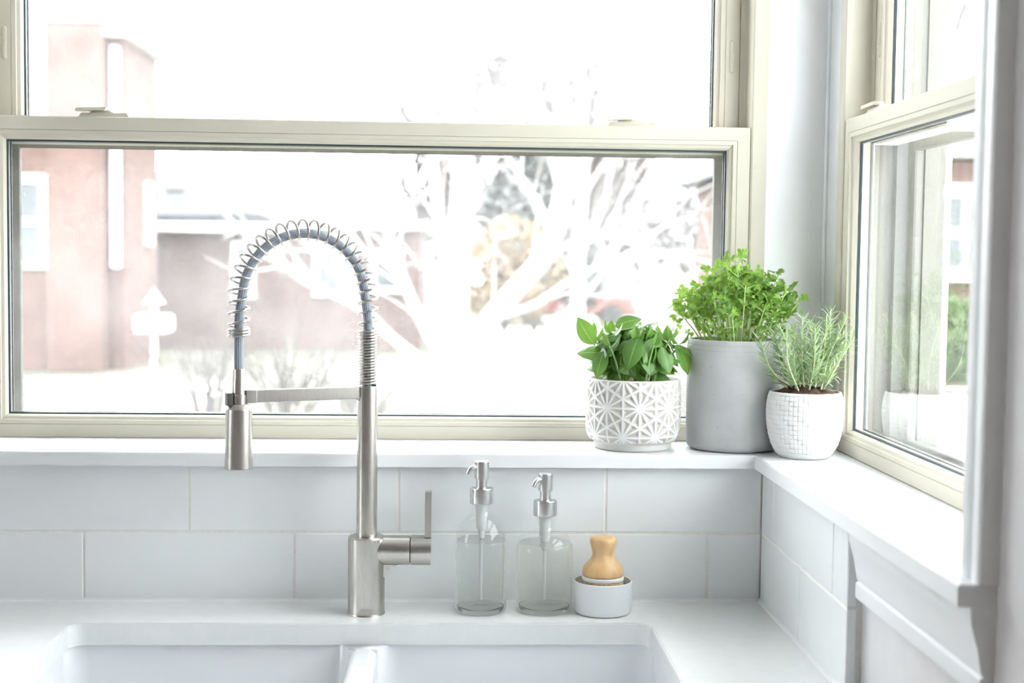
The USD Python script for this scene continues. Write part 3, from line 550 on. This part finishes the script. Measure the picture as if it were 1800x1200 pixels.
# leaves that stand out in the outline
for at, d, Ln, up in (((-.062, -.01, .158), (-.62, -.15, .75), .050, (-.5, -.8, .15)), ((.052, -.012, .158), (.95, -.1, -.05), .052, (.1, -.3, .9)), ((.062, -.02, .160), (.62, -.2, -.85), .052, (.55, -.75, .35)), ((-.03, 0, .185), (.8, -.2, .45), .044, (0, -.7, .6)),
                      ((.0, -.045, .172), (-.35, -.55, -.6), .056, (-.2, -.8, .5)), ((.002, -.03, .186), (.25, -.6, .35), .046, (0, -.6, .8)), ((-.05, -.035, .150), (-.3, -.3, -.6), .044, (-.4, -.8, .3)), ((.035, -.04, .158), (.3, -.4, -.65), .044, (.2, -.9, .3))):
    basil_leaf(at, d, Ln, up, .22, .75, .3, Ln * .58)

# ---- parsley in the grey concrete pot
GX, GY = -.0325, .0665
pa = thing('potted_parsley', 'feathery green parsley in a tall plain grey concrete pot', 'potted plant', (GX, GY, ST))
part(pa, 'pot', lathe([(0, 0), (.058, 0), (.0645, .0012), (.0690, .0045), (.0708, .010), (.0714, .020), (.0718, .080), (.0718, .1500), (.0712, .1508), (.0712, .1520), (.0718, .1528), (.0716, .1592), (.0708, .1598), (.0708, .1606), (.0713, .1614), (.0706, .1672), (.0692, .1682), (.0672, .1680), (.0660, .1660), (.0655, .12), (.062, .02), (0, .016)], 96), M['concrete'], 40, label='plain grey concrete pot with grooved rim')
soil(pa, .0654, .150, .006)
r_ = np.random.default_rng(5)
def lobed(sz):
    """A three-lobed, toothed leaf blade along +x."""
    th = np.linspace(-2.35, 2.35, 49); lobes = .36 + .64 * np.abs(np.cos(th * 1.34)) ** .9; teeth = 1 + .17 * np.sin(th * 14.5)
    r = sz * .62 * lobes * teeth * (1 - .12 * np.abs(th)); v = np.c_[sz * .34 + r * np.cos(th), r * np.sin(th) * .95, np.zeros(49)]
    v = np.vstack([[[sz * .34, 0, 0]], v, [[0, 0, 0]]]); q = v[:, 1] / sz
    v[:, 2] = .30 * sz * np.abs(q) - .35 * sz * (v[:, 0] / sz - .3) ** 2 + .04 * sz * np.sin(1 + v[:, 0] / sz * 9 + v[:, 1] / sz * 7)
    f = [(0, i, i + 1) for i in range(1, 50)] + [(0, 50, 1)]; return v, np.array(f)
nleaf = 0
def parsley_leaf(at, d, sz):
    global nleaf
    if nleaf >= 290: return
    nleaf += 1; v, f = lobed(sz); up = np.array([r_.uniform(-.5, .5), r_.uniform(-.9, -.1), r_.uniform(.3, 1.0)])
    part(pa, 'leaf', trimesh.Trimesh(orient(v, at, d, up), f, process=False), M['parsley'], True)
ns = 50
for k in range(ns):
    a = 2.39996 * k; q = math.sqrt((k + .5) / ns); o = np.array([.048 * q * math.cos(a), .048 * q * math.sin(a), .152])
    ex = 1.0 - .35 * (math.sin(a) > .2); tip = np.array([.100 * q * math.cos(a) * r_.uniform(.85, 1.1), (.058 if math.sin(a) > 0 else .078) * q * math.sin(a), .168 + r_.uniform(.055, .125) * (1.12 - .62 * q ** 2)])
    if k in (3, 11): tip[2] += .022
    c = bez([o, o * [.9, .9, 1] + (0, 0, .5 * (tip[2] - .152)) + np.array([tip[0], tip[1], 0]) * .28, tip], 9)
    part(pa, 'stalk', tube(c, np.linspace(.0013, .0007, len(c)), 6), M['parsley_stem'], True)
    dirn = c[-1] - c[-4]; dirn /= np.linalg.norm(dirn)
    parsley_leaf(tip, dirn + r_.normal(0, .25, 3), r_.uniform(.012, .018))
    sidev = np.cross(dirn, (0, 0, 1)); sidev = sidev / (np.linalg.norm(sidev) + 1e-6)
    for fr in (.97, .74):
        for sg in (-1, 1):
            if fr < .8 and r_.random() < .35: continue
            p0 = c[int(fr * (len(c) - 1))]; d = dirn * .5 + sg * (sidev + r_.normal(0, .35, 3)) + (0, -.15, .1)
            d /= np.linalg.norm(d); p1 = p0 + d * r_.uniform(.008, .016)
            if p1[1] > .074: continue
            part(pa, 'stalk', tube(np.array([p0, (p0 + p1) / 2 + (0, 0, .001), p1]), [.0007, .0006, .0005], 5), M['parsley_stem'], True)
            parsley_leaf(p1, d + r_.normal(0, .2, 3), r_.uniform(.011, .017))

# the inner leaves of the clump, too many to pick apart
V, F, k = [], [], 0
for i in range(900):
    d = r_.normal(0, 1, 3); d /= np.linalg.norm(d); d[2] = abs(d[2]) if r_.random() < .6 else d[2]; p = np.array([0, -.010, .205]) + d * np.array([.098, .062, .072]) * r_.uniform(.25, 1) ** .5
    if p[1] > .072 or p[2] < .166 or (p[2] > .255 and abs(p[0]) > .05): continue
    v, f = lobed(r_.uniform(.009, .0145)); V.append(orient(v, p, r_.normal(0, 1, 3) + (0, 0, .5), (r_.uniform(-.6, .6), r_.uniform(-1, .1), r_.uniform(.2, 1)))); F.append(f + k); k += len(v)
part(pa, 'leaves', trimesh.Trimesh(np.vstack(V), np.vstack(F), process=False), M['parsley'], True, kind='stuff')

# ---- rosemary in the white grid pot
RX, RY = .0545, -.0270
ro = thing('potted_rosemary', 'small rosemary plant in a rounded white pot with a fine grid', 'potted plant', (RX, RY, ST))
def gridlines(A, Z, R):
    n = 50; s = A / (2 * np.pi) * n; d1 = np.abs(s - np.round(s)) * 2 * np.pi * .0565 / n; t = (Z - .010) / .00690; d2 = np.abs(t - np.round(t)) * .0069
    wob = .0003 * np.sin(A * 13 + Z * 400) ; d = np.minimum(d1, d2) + wob; on = np.clip((Z - .0075) / .001, 0, 1) * np.clip((.0945 - Z) / .001, 0, 1)
    g = np.clip(1 - (d - .0003) / .0007, 0, 1); nz = np.clip(np.sin(A * 3 + 1) * .5 + .55, .25, 1) * (.5 + .5 * np.sin(A * 7 + Z * 90) ** 2)
    return .0006 * g * on, g * on * nz
pot, mk = relief_pot([(.033, 0), (.0355, .0008), (.039, .0035), (.0440, .0100), (.0490, .0200), (.0532, .0340), (.0558, .0500), (.0567, .0650), (.0562, .0780), (.0545, .0890), (.0530, .0950), (.0515, .0972), (.0500, .0975)], 500, gridlines, [(.0488, .0965), (.0482, .092), (.0500, .06), (.036, .006)], 140)
part(ro, 'pot', pot, M['grid_pot'], True, mark=mk, label='white pot with a fine scored grid')
soil(ro, .0485, .092, .012, clump=.007)
r_ = np.random.default_rng(12)
for k in range(19):
    a = 2.39996 * k + 1; q = math.sqrt((k + .5) / 19); o = np.array([.030 * q * math.cos(a), .030 * q * math.sin(a), .100])
    tip = np.array([.080 * q * math.cos(a), .066 * q * math.sin(a), .104 + r_.uniform(.080, .130) * (1.05 - .4 * q * q)])
    if k == 16: tip = np.array([.070, -.01, .185])
    tip[0] = min(tip[0], .058)
    c = bez([o, (o + tip) / 2 + np.array([r_.normal(0, .006), r_.normal(0, .006), -.004]), tip], 14)
    sp = part(ro, 'sprig', tube(c, np.linspace(.0016, .0008, len(c)), 6), M['rosemary_stem'], True)
    V, F = [], []; n = 0; tg = np.gradient(c, axis=0); tg /= np.linalg.norm(tg, axis=1, keepdims=True)
    for i in range(58):
        fr = .08 + .92 * i / 57; j = min(int(fr * (len(c) - 1)), len(c) - 1); b = i * 2.1 + r_.uniform(-.4, .4)
        x = np.cross(tg[j], (0.3, .2, 1)); x /= np.linalg.norm(x); y = np.cross(tg[j], x); rad = math.cos(b) * x + math.sin(b) * y
        d = tg[j] * r_.uniform(.45, 1.0) + rad * r_.uniform(.6, 1.1); v, f, _ = blade(r_.uniform(.015, .026) * (1.1 - .25 * fr), r_.uniform(.0020, .0030), .4, r_.uniform(-.6, .9), 0, 4, 2, .6)
        V.append(orient(v, c[j], d, -rad + tg[j])); F.append(f + n); n += len(v)
    part(sp, 'needles', trimesh.Trimesh(np.vstack(V), np.vstack(F), process=False), M['rosemary'], True, kind='stuff')
tw = bez([(-.022, -.012, .103), (-.034, -.020, .109), (-.047, -.026, .116)], 6); part(ro, 'dry_twig', tube(tw, np.linspace(.0014, .0010, len(tw)), 6), M['twig'], True, label='bare dark twig sticking out over the rim')

# ================================================================ OUTSIDE
GZ = -1.42
struct('ground', cbox(-70, 70, .31, 110, GZ - .2, GZ), M['lawn'], 'pale winter lawn outside the sink window', 'lawn')
single('driveway', cbox(-9.5, -3.6, 12.0, 19.5, GZ, GZ + .03, .01), M['drive'], 'pale concrete driveway beside the red brick house', 'driveway', 'structure')
def far_window(parent, x, y, z, w, h, axis='y', rows=2):
    """A white-framed window on a facade that faces the kitchen (axis y) or faces along x."""
    m = sweep_frame(x - w / 2, x + w / 2, z, z + h, [(0, y - .08), (.13, y - .08), (.13, y + .01), (0, y + .01)]); f = part(parent, 'window', cat([m, cbox(x - w / 2 + .1, x + w / 2 - .1, y - .06, y, z + h / 2 - .05, z + h / 2 + .05)]), M['outwhite'], False)
    part(f, 'pane', cbox(x - w / 2 + .1, x + w / 2 - .1, y - .03, y + .01, z + .1, z + h / 2 - .04), M['outglass'], False); part(f, 'pane', cbox(x - w / 2 + .1, x + w / 2 - .1, y - .03, y + .01, z + h / 2 + .04, z + h - .1), M['outglass'], False)
def gable(x0, x1, y0, y1, z0, z1, zr, xr):
    """House body with its gable end towards the kitchen: ridge at xr, height zr."""
    m = trimesh.creation.extrude_polygon(Polygon([(x0, z0), (x1, z0), (x1, z1), (xr, zr), (x0, z1)]), y1 - y0, engine='earcut'); v = m.vertices.copy(); m.vertices = np.c_[v[:, 0], y1 - v[:, 2], v[:, 1]]; m.fix_normals(); return m
# brick house with chimney
h1 = thing('brick_house', 'tall red brick house with a chimney and white windows', 'house', (-9, 24, GZ))
def sh(m, t): m = m.copy(); m.apply_translation(-np.array(t)); return m
o1 = (-9, 24, GZ)
class Shift:
    pass
def hp(parent, name, mesh, m, off, **k): return part(parent, name, sh(to_tri(mesh), off), m, False, **k)
hp(h1, 'wall', cbox(-14, -5.92, 21.4, 24.0, GZ, 4.15), M['brick'], o1)
hp(h1, 'chimney', cbox(-7.08, -6.18, 20.9, 21.6, GZ, 4.32, .02), M['brick'], o1)
hp(h1, 'chimney_cap', cbox(-7.14, -6.12, 20.84, 21.66, 4.32, 4.46, .02), M['outwhite'], o1)
hp(h1, 'roof', trimesh.convex.convex_hull(np.array([(-14.3, 21.1, 4.15), (-5.75, 21.1, 4.15), (-14.3, 24.2, 4.15), (-5.75, 24.2, 4.15), (-14.3, 21.1, 4.25), (-5.75, 21.1, 4.25), (-14.3, 24.2, 4.25), (-5.75, 24.2, 4.25), (-13, 22.7, 4.9), (-7.4, 22.7, 4.9)])), M['outwhite'], o1)
hp(h1, 'siding_panel', cbox(-9.5, -7.10, 21.3, 21.4, 2.75, 4.15), M['outwhite'], o1)
hp(h1, 'side_window', cbox(-5.93, -5.86, 22.95, 23.45, .70, 1.85, .01), M['outwhite'], o1)
hp(h1, 'downspout', cbox(-6.13, -5.97, 21.25, 21.4, .30, 4.0, .02), M['outwhite'], o1)
def hw(x, z, w, h):
    y = 21.4 if z < 2 else 21.3; f = hp(h1, 'window', cat([sweep_frame(x - w / 2, x + w / 2, z, z + h, [(0, y - .1), (.15, y - .1), (.15, y + .01), (0, y + .01)]), cbox(x - w / 2 + .1, x + w / 2 - .1, y - .06, y, z + h / 2 - .06, z + h / 2 + .06)]), M['outwhite'], o1)
    for a, b in ((.13, h / 2 - .05), (h / 2 + .05, h - .13)): part(f, 'pane', sh(cbox(x - w / 2 + .13, x + w / 2 - .13, y - .03, y + .01, z + a, z + b), o1), M['outglass'], False)
hw(-7.72, .28, 1.12, 1.58); hw(-7.72, 2.95, .9, 1.0)
# bungalow behind
o2 = (-4, 30, GZ); h2 = thing('brick_bungalow', 'low pinkish brick bungalow with a grey hipped roof', 'house', o2)
hp(h2, 'wall', cbox(-11, -1.04, 27, 34, GZ, 1.12), M['brick2'], o2)
m = trimesh.convex.convex_hull(np.array([(-11.4, 26.6, 1.12), (-3.85, 26.6, 1.12), (-11.4, 34.4, 1.12), (-3.85, 34.4, 1.12), (-9, 30.4, 2.5), (-6.0, 30.4, 2.5), (-11.4, 26.6, 1.22), (-3.85, 26.6, 1.43)])); hp(h2, 'hipped_roof', m, M['slate'], o2)
hp(h2, 'roof_vent', cbox(-6.65, -6.25, 28.3, 28.8, 1.75, 2.0, .05), M['barkdark'], o2)
hp(h2, 'fascia', cbox(-11.45, -3.8, 26.5, 26.65, 1.02, 1.22, .02), M['outwhite'], o2)
hp(h2, 'garage_roof', cbox(-4.2, -.85, 26.6, 34, 1.12, 1.30, .03), M['outwhite'], o2)
def hw2(x, z, w, h):
    y = 27; f = hp(h2, 'window', sweep_frame(x - w / 2, x + w / 2, z, z + h, [(0, y - .1), (.12, y - .1), (.12, y + .01), (0, y + .01)]), M['outwhite'], o2); part(f, 'pane', sh(cbox(x - w / 2 + .1, x + w / 2 - .1, y - .04, y + .01, z + .1, z + h - .1), o2), M['outglass'], False)
hw2(-4.75, -.35, .5, 1.2); hw2(-2.85, -.3, .9, 1.0); hw2(-1.75, -.2, .7, .9)
# brick house seen through the side window
o3 = (6, 15, GZ); h3 = thing('brick_house', 'brick house with a white window, seen through the side window', 'house', o3)
hp(h3, 'wall', cbox(3.55, 12, 12, 20, GZ, 1.75), M['brick'], o3)
hp(h3, 'roof', trimesh.convex.convex_hull(np.array([(3.2, 11.6, 1.72), (12.4, 11.6, 1.72), (3.2, 20.4, 1.72), (12.4, 20.4, 1.72), (6.5, 16, 3.3), (9, 16, 3.3)])), M['slate'], o3)
hp(h3, 'gutter', cbox(3.15, 12.4, 11.45, 11.62, 1.60, 1.74, .02), M['outwhite'], o3)
f = hp(h3, 'window', cat([sweep_frame(4.35, 5.25, .35, 1.36, [(0, 11.9), (.14, 11.9), (.14, 12.01), (0, 12.01)]), cbox(4.45, 5.15, 11.92, 12, .80, .90)]), M['outwhite'], o3)
for z0, z1 in ((.46, .81), (.89, 1.24)): part(f, 'pane', sh(cbox(4.46, 5.14, 11.95, 12.01, z0, z1), o3), M['outglass'], False)
single('side_drive', cbox(.9, 14, .5, 11.4, GZ, GZ + .03, .01), plain('grey_asphalt', (.07, .076, .083), .8), 'grey asphalt drive beside the kitchen, seen through the side window', 'driveway', 'structure')
# trees
def tree(name, label, loc, limbs, rt, bark, twigs=0, seed=1, spread=.9, tk=1.0):
    """limbs: list of polylines in world metres; the first is the trunk. Twigs sprout from them."""
    t = thing(name, label, 'tree', loc); g = np.random.default_rng(seed); tips = []
    for i, (pts, r0, r1) in enumerate(limbs):
        c = bez(np.array(pts, float) - np.array(loc), 8); rad = np.linspace(r0, r1, len(c)); part(t, 'trunk' if i == 0 else 'branch', tube(c, rad, 10), bark, True); tips.append((c, rad))
    tw = []
    for c, rad in tips:
        for _ in range(twigs):
            j = int(g.uniform(.25, 1) * (len(c) - 1)); d = c[min(j + 1, len(c) - 1)] - c[max(j - 1, 0)]; d /= np.linalg.norm(d) + 1e-9
            d = d * .8 + g.normal(0, .45, 3) + (0, 0, .35); ln = g.uniform(.4, 1.2) * spread; mid = c[j] + d * ln * .5; e = mid + (d + g.normal(0, .3, 3)) * ln * .5
            tw.append(tube(bez([c[j], mid, e], 4), np.linspace(min(.022 * tk, rad[j] * .7), .004 * tk, 9), 5))
            for _ in range(2):
                q = mid + (e - mid) * g.uniform(0, .8); tw.append(tube(np.array([q, q + (d + g.normal(0, .6, 3)) * ln * .22, q + (d + g.normal(0, .6, 3)) * ln * .45]), [.008 * tk, .006 * tk, .003 * tk], 4))
    if tw: part(t, 'twigs', cat(tw), bark, True, kind='stuff')
    return t, tips
T0 = (-.36, 14, GZ)
tree('bare_tree', 'pale bare many-limbed tree in the middle of the lawn', T0, [
    ([(-.36, 14, GZ), (-.38, 14, -.4), (-.36, 14.0, .6), (-.30, 14.1, 1.5), (-.42, 14.2, 2.9), (-.35, 14.3, 4.6)], .20, .10),
    ([(-.36, 14, -1.05), (-.20, 13.9, -.71), (.05, 13.7, -.15), (.62, 13.4, .57), (.81, 13.2, 1.3), (.83, 13.2, 1.9), (.62, 13.1, 3.4), (.9, 13, 4.6)], .15, .08),
    ([(-.3, 14, .95), (-.1, 14.2, 1.5), (.27, 14.5, 2.0), (.6, 14.8, 2.7), (1.1, 15, 3.8)], .07, .03),
    ([(-.37, 14, .1), (-.55, 14.3, .8), (-.66, 14.6, 1.67), (-.9, 14.8, 2.6), (-1.0, 15, 3.9)], .09, .04),
    ([(-.36, 14, -.85), (-.6, 13.8, -.5), (-.9, 13.6, .1), (-1.1, 13.4, .7), (-1.25, 13.2, 1.3)], .10, .03),
    ([(-.36, 14, -.95), (-1.04, 13.7, -.45), (-1.44, 13.5, -.06), (-1.97, 13.2, .20), (-2.36, 13.0, .50)], .08, .025),
    ([(-1.44, 13.5, -.06), (-1.62, 13.4, .35), (-1.95, 13.3, .75), (-2.2, 13.2, 1.0)], .05, .015),
    ([(-.36, 14, -.7), (-.78, 14.2, -.18), (-1.1, 14.4, .35), (-1.38, 14.5, .55), (-1.9, 14.7, .8)], .06, .02),
    ([(.62, 13.4, .57), (.95, 13.5, .70), (1.45, 13.6, .82), (1.75, 13.7, .93), (2.1, 13.8, 1.3)], .05, .015),
    ([(.05, 13.7, -.15), (.5, 13.4, .0), (1.0, 13.2, .35), (1.5, 13.0, .58), (2.0, 12.9, 1.0)], .06, .02),
    ([(-.36, 14, -.95), (.3, 13.6, -.55), (.9, 13.3, -.05), (1.3, 13.2, .45), (1.75, 13.0, 1.4)], .06, .02),
    ([(.81, 13.2, 1.3), (1.1, 13.3, 1.7), (1.4, 13.4, 2.3), (1.7, 13.6, 3.2)], .06, .02),
    ([(.70, 13.3, .8), (.5, 13.1, 1.2), (.15, 13.0, 1.7), (-.1, 12.9, 2.6)], .04, .015)], .2, M['bark'], 9, 3)
def leafy(name, label, category, loc, blobs, n, size, m, trunk=None, seed=1):
    t = thing(name, label, category, loc); g = np.random.default_rng(seed); V, F, k = [], [], 0; quad = np.array([(0, -.35, 0), (.55, -.3, .08), (1, 0, 0), (.55, .3, .08), (0, .35, 0)]); fq = np.array([(0, 1, 4), (1, 3, 4), (1, 2, 3)])
    tot = sum(b[3] * b[4] * b[5] for b in blobs)
    for x, y, z, rx, ry, rz in blobs:
        for _ in range(int(n * rx * ry * rz / tot)):
            d = g.normal(0, 1, 3); d /= np.linalg.norm(d); p = np.array([x, y, z]) - loc + d * np.array([rx, ry, rz]) * g.uniform(.55, 1.0) ** .5
            V.append(orient(quad * size * g.uniform(.6, 1.3), p, g.normal(0, 1, 3), g.normal(0, 1, 3))); F.append(fq + k); k += 5
    if trunk:
        for pts, r0, r1 in trunk: c = bez(np.array(pts) - np.array(loc), 6); part(t, 'trunk', tube(c, np.linspace(r0, r1, len(c)), 8), M['barkdark'], True)
    part(t, 'foliage', trimesh.Trimesh(np.vstack(V), np.vstack(F), process=False), m, False, kind='stuff'); return t
leafy('oak_tree', 'oak with dry orange leaves behind the pale bare tree', 'tree', (.7, 26, GZ), [(.3, 26, .2, .8, .8, .7), (.9, 26.3, .8, .8, .8, .6), (.6, 25.6, -.3, 1.0, .8, .4), (1.5, 26.2, .3, .5, .6, .4)], 1500, .16, M['oakleaf'], [([(.7, 26, GZ), (.7, 26, -.4), (.5, 26, .6)], .14, .05), ([(.7, 26, -.5), (1.1, 26.1, .2), (1.3, 26.2, .7)], .08, .03)], 4)
leafy('evergreen_tree', 'dark grey green evergreen tree far behind the oak', 'tree', (2.0, 36, GZ), [(1.4, 36, 1.6, 1.0, 1, 1.5), (2.6, 36, .9, .9, 1, 1.2), (2.0, 36.5, 2.9, .7, .8, 1.1), (3.2, 36, -.1, .7, .8, .7)], 3000, .24, M['pine'], [([(2, 36, GZ), (2, 36, .5), (2, 36, 3)], .2, .06)], 9)
T1 = (2.6, 30, GZ)
tree('bare_tree', 'slender bare tree standing further back, beyond the picket fence', T1, [([(2.6, 30, GZ), (2.6, 30, 1), (2.7, 30, 3), (2.5, 30, 6)], .2, .09), ([(2.6, 30, .6), (3.2, 30, 2), (3.6, 30, 4.5)], .1, .04), ([(2.6, 30, 1.2), (2.0, 30, 2.6), (1.5, 30, 5)], .1, .04), ([(2.65, 30, 2), (3.4, 30.2, 3.2), (4.2, 30.4, 5)], .08, .03)], .2, M['bark'], 10, 8, 1.8)
for x, y, hg, sd, lb in ((-1.5, 43, 8.0, 31, 'bare tree in front of the far garage roof, left of the orange oak'), (5.0, 53, 9.5, 32, 'bare tree beyond the parked car')):
    g = np.random.default_rng(sd); lim = [([(x, y, GZ), (x + .1, y, GZ + hg * .3), (x - .1, y, GZ + hg)], .2, .06)]
    for j in range(9):
        z0 = GZ + hg * (.16 + .07 * j); dx = g.uniform(-1, 1); dx = math.copysign(max(abs(dx), .35), dx) * hg * .28; lim.append(([(x, y, z0), (x + dx * .5, y + g.uniform(-.8, .8), z0 + hg * .12), (x + dx, y + g.uniform(-1.2, 1.2), z0 + hg * g.uniform(.22, .34))], .09, .02))
    tree('bare_tree', lb, (x, y, GZ), lim, .2, M['barkmid'], 26, sd, 2.0, 2.2)
T2 = (7.2, 18.5, GZ)
tree('bare_tree', 'grey bare tree whose limbs show in the upper side window', (9.0, 26, GZ), [([(9, 26, GZ), (9, 26, 2), (9.2, 26, 5), (9.6, 26, 8)], .22, .1), ([(9, 26, 2.2), (8.2, 26, 4.2), (7.4, 26, 5.0)], .12, .03), ([(9.1, 26, 3.4), (9.9, 26, 5.2), (10.4, 26, 7)], .12, .03), ([(9.1, 26, 3), (9.8, 25.8, 4.0), (10.8, 25.7, 4.2)], .09, .03), ([(9.0, 26, 1.9), (8.6, 26, 3.0), (8.2, 26, 5.5)], .1, .03)], .2, M['barkdark'], 12, 5, 1.6)
def woods(label, loc, blobs, n, seed):
    t = thing('treeline', label, 'trees', loc, kind='stuff'); g = np.random.default_rng(seed); V, F, k = [], [], 0
    q = np.array([(0, -.02, 0), (0, .02, 0), (.5, .03, .05), (1, 0, 0), (.5, -.03, .05)]); fq = np.array([(0, 1, 2), (0, 2, 4), (4, 2, 3)]); tot = sum(b[2] * b[3] for b in blobs)
    for x, z, rx, rz in blobs:
        for _ in range(int(n * rx * rz / tot)):
            d = g.normal(0, 1, 3); d /= np.linalg.norm(d); p = np.array([x, loc[1], z]) - loc + d * np.array([rx, 1.5, rz]) * g.uniform(.1, 1) ** .45; u = g.normal(0, .6, 3) + (0, 0, .9)
            V.append(orient(q * (1, 1.4, 1) * g.uniform(.5, 1.5), p, u, g.normal(0, 1, 3))); F.append(fq + k); k += 5
    part(t, 'twigs', trimesh.Trimesh(np.vstack(V), np.vstack(F), process=False), M['barkmid'], False, kind='stuff')
    for x, z, rx, rz in blobs: part(t, 'trunk', tube(np.array([(x - loc[0], 0, 0), (x - loc[0] + .1, 0, (z - GZ) * .7), (x - loc[0], 0, z + rz * .8 - GZ)]), [.16, .12, .04], 8), M['barkmid'], True)
woods('misty leafless woodland far beyond the street, to the right of the oak', (8, 84, GZ), [(5.5, 2.0, 2.2, 3.4), (8.5, 2.6, 2.4, 4.0), (11.5, 2.0, 2.2, 3.6), (14.5, 2.4, 2.3, 3.8), (7.0, 5.5, 2.6, 3.2), (10.5, 6.5, 2.4, 3.4)], 9000, 41)
woods('tall misty leafless trees far behind the pale bare tree', (3, 96, GZ), [(-.5, 3.5, 2.0, 4.5), (2.2, 4.5, 2.2, 5.5), (5.0, 7.5, 2.4, 6.0), (3.0, 11, 2.4, 4.0), (1.0, 14, 3.0, 5.0), (6.0, 15, 3.2, 5.0), (9.5, 13, 3.0, 5.0)], 11000, 42)
# hedges, shrubs
struct('garden_wall', cbox(2.7, 5.6, 8.7, 9.75, GZ, -.55, .02), M['outwhite'], 'low white garden wall under the clipped hedge outside the side window', 'garden wall')
leafy('hedge', 'clipped green boxwood hedge on the low white garden wall outside the side window', 'hedge', (4.0, 9.2, -.55), [(3.45, 9.2, -.07, .42, .4, .38), (4.1, 9.3, -.10, .45, .4, .36), (3.8, 9.2, -.24, .7, .4, .20)], 2200, .10, M['box'], None, 3)
def shrub(label, x, y, hgt, seed, n=16):
    t = thing('bare_shrub', label, 'shrub', (x, y, GZ)); g = np.random.default_rng(seed); out = []
    for i in range(n):
        a = g.uniform(0, 6.28); d = np.array([math.cos(a) * g.uniform(.1, .55), math.sin(a) * g.uniform(.1, .4), 1]); p0 = np.array([math.cos(a) * .06, math.sin(a) * .06, 0]); p1 = p0 + d * hgt * .5; p2 = p1 + (d + g.normal(0, .25, 3)) * hgt * .5
        c = bez([p0, p1, p2], 5); part(t, 'stem', tube(c, np.linspace(.022, .008, len(c)), 5), M['barkdark'], True)
        for _ in range(3): q = c[int(g.uniform(.4, .95) * (len(c) - 1))]; out.append(tube(np.array([q, q + (d + g.normal(0, .7, 3)) * hgt * .12, q + (d + g.normal(0, .7, 3)) * hgt * .25]), [.010, .008, .005], 4))
    part(t, 'twigs', cat(out), M['barkdark'], True, kind='stuff')
shrub('leafless grey shrub between the bird feeder and the faucet', -3.0, 12.6, 1.0, 1)
shrub('leafless grey shrub in the middle of the faucet arch', -2.1, 11.9, 1.05, 2)
shrub('leafless grey shrub just outside the glass near the faucet post', -1.25, 10.6, .7, 3, 12)
leafy('low_shrub', 'low dusty brown shrub along the foot of the sink window', 'shrub', (-1.6, 8.2, GZ), [(-2.0, 8.2, -1.0, .55, .3, .22), (-1.3, 8.3, -.98, .5, .3, .24), (-.5, 8.6, -1.12, .3, .25, .2)], 1300, .06, M['oakleaf'], None, 6)
# bird feeder on a post
bf = thing('bird_feeder', 'white bird feeder on a post in front of the brick house', 'bird feeder', (-3.65, 13, GZ))
part(bf, 'post', lathe([(0, 0), (.045, 0), (.035, .1), (.03, 1.1), (0, 1.1)], 16), M['outwhite']); part(bf, 'tray', cbox(-.19, .19, -.16, .16, 1.10, 1.30, .03), M['outwhite'], False)
part(bf, 'roof', trimesh.convex.convex_hull(np.array([(-.10, -.1, 1.42), (.10, -.1, 1.42), (-.10, .1, 1.42), (.10, .1, 1.42), (0, 0, 1.58)])), M['outwhite'], False); part(bf, 'pillar', cbox(-.03, .03, -.03, .03, 1.29, 1.44), M['outwhite'], False)
# picket fence
pf_ = thing('picket_fence', 'short white picket fence on the lawn behind the basil pot', 'fence', (0, 20, GZ))
for i in range(18):
    x = -.1 + i * .16; part(pf_, 'picket', trimesh.convex.convex_hull(np.array([(x - .045, 0, .05), (x + .045, 0, .05), (x - .045, .02, .05), (x + .045, .02, .05), (x - .045, 0, .80), (x + .045, 0, .80), (x - .045, .02, .80), (x + .045, .02, .80), (x, 0, .88), (x, .02, .88)])), M['outwhite'], False)
for z in (.22, .62): part(pf_, 'rail', cbox(-.2, 2.75, .02, .06, z, z + .07), M['outwhite'], False)
# parked car
cr = thing('car', 'red car parked on the street beyond the fence', 'car', (3.3, 40, GZ))
bdy = Mf.batch_hull([Mf.sphere(.15, 12).translate(p) for p in ((-1.9, -.6, .45), (-1.9, .6, .45), (1.9, -.6, .45), (1.9, .6, .45), (-1.85, -.6, .75), (-1.85, .6, .75), (1.8, -.6, .8), (1.8, .6, .8))])
part(cr, 'body', bdy, M['redpaint'], 40); part(cr, 'cabin', Mf.batch_hull([Mf.sphere(.1, 10).translate(p) for p in ((-1.0, -.6, .9), (-1.0, .6, .9), (1.5, -.6, .9), (1.5, .6, .9), (-.5, -.5, 1.35), (-.5, .5, 1.35), (1.0, -.5, 1.35), (1.0, .5, 1.35))]), M['outglass'], 40)
for x in (-1.25, 1.25):
    for y in (-.72, .72): part(cr, 'wheel', trimesh.creation.cylinder(.32, .2, sections=24).apply_transform(trimesh.transformations.rotation_matrix(math.pi / 2, (1, 0, 0))).apply_translation((x, y, .32)), M['rubber'], 30)
